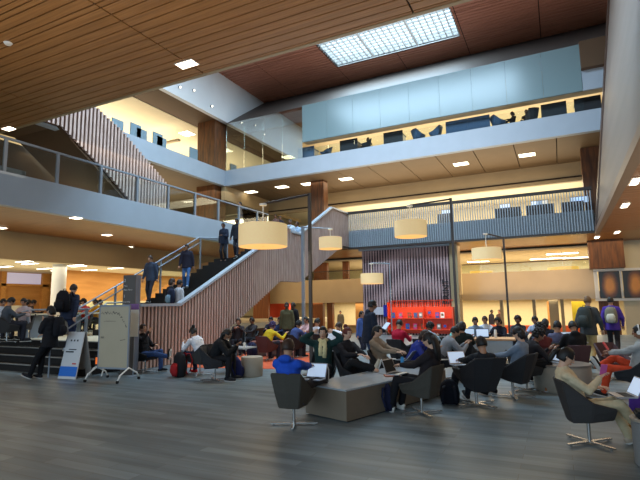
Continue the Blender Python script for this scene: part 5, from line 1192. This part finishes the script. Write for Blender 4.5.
light('mezzanine_light', (-5, 33, 4.3), 18, 600, WY, 6)
light('mezzanine_fill', (-5, 33, 2.6), 18, 200, WY, 6, rot=(PI, 0, 0))  # added upward fill for the mezzanine ceiling, no fixture
light('back_soffit_light', (-6, 26.3, 4.5), 20, 420, WC, 3)
light('back_soffit_fill', (-4, 26.2, 2.0), 11, 160, WC, 3, rot=(PI, 0, 0))  # added fill in mid-air under the back balcony soffit
light('ground_rooms_light', (-7, 32.8, 1.65), 20, 1600, WY, 7)
light('right_soffit_light', (5, 14, 4.5), 6, 320, WC, 16)
light('right_soffit_fill', (4, 14, 1.5), 4, 220, WC, 16, rot=(PI, 0, 0))  # added fill from below for the right wing ceiling, no lamp
light('near_soffit_light', (-8, 3, 9.1), 16, 160, (1, .85, .7), 10)
light('near_ceiling_fill', (-9, 4, 5.5), 16, 300, (1, .80, .58), 9, rot=(PI, 0, 0))  # added fill floating in the hall, brightens the wood planks above
light('atrium_bounce_fill', (-7, 19, 7.0), 12, 600, (.9, .85, .85), 8, rot=(PI, 0, 0))  # sourceless fill added to brighten the roof slats
light('shelf_light', (-6.4, 23.9, 2.0), 3.2, 60, (1, .8, .55), .2, rot=(-.5, 0, 0))
for k, (x, y, z, e) in enumerate([(at(263, 11.2).x, at(263, 11.2).y, 3.0, 22), (at(413.5, 13.9).x, at(413.5, 13.9).y, 3.55, 20), (at(331.5, 17.5).x, at(331.5, 17.5).y, 3.6, 14), (at(489.5, 17.6).x, at(489.5, 17.6).y, 3.1, 18)]):
    light('drum_lamp_light', (x, y, z), .7, e, (1, .8, .5))
# ------------------------------------------------------------------ CAMERA AND VIEW
cd = bpy.data.cameras.new('camera'); cam = bpy.data.objects.new('camera', cd); COL.objects.link(cam); SC.camera = cam
R3 = Matrix((_X, _Y, _Z)); right = R3 @ Vector((1, 0, 0)); up = R3 @ Vector((0, -1, 0)); back = R3 @ Vector((0, 0, -1))
m4 = Matrix((right, up, back)).transposed().to_4x4(); m4.translation = CAM; cam.matrix_world = m4
cd.sensor_width = 36; cd.lens = F / 640 * 36; cd.clip_end = 200
bpy.data.scenes.remove(TS)
vs = SC.view_settings; vs.view_transform = 'Standard'; vs.look = 'None'; vs.gamma = 1; vs.exposure = -0.08; vs.use_curve_mapping = False
SC.cycles.use_denoising = True; SC.cycles.max_bounces = 6; SC.cycles.diffuse_bounces = 3; SC.cycles.glossy_bounces = 3; SC.cycles.transparent_max_bounces = 12; SC.cycles.sample_clamp_indirect = 4
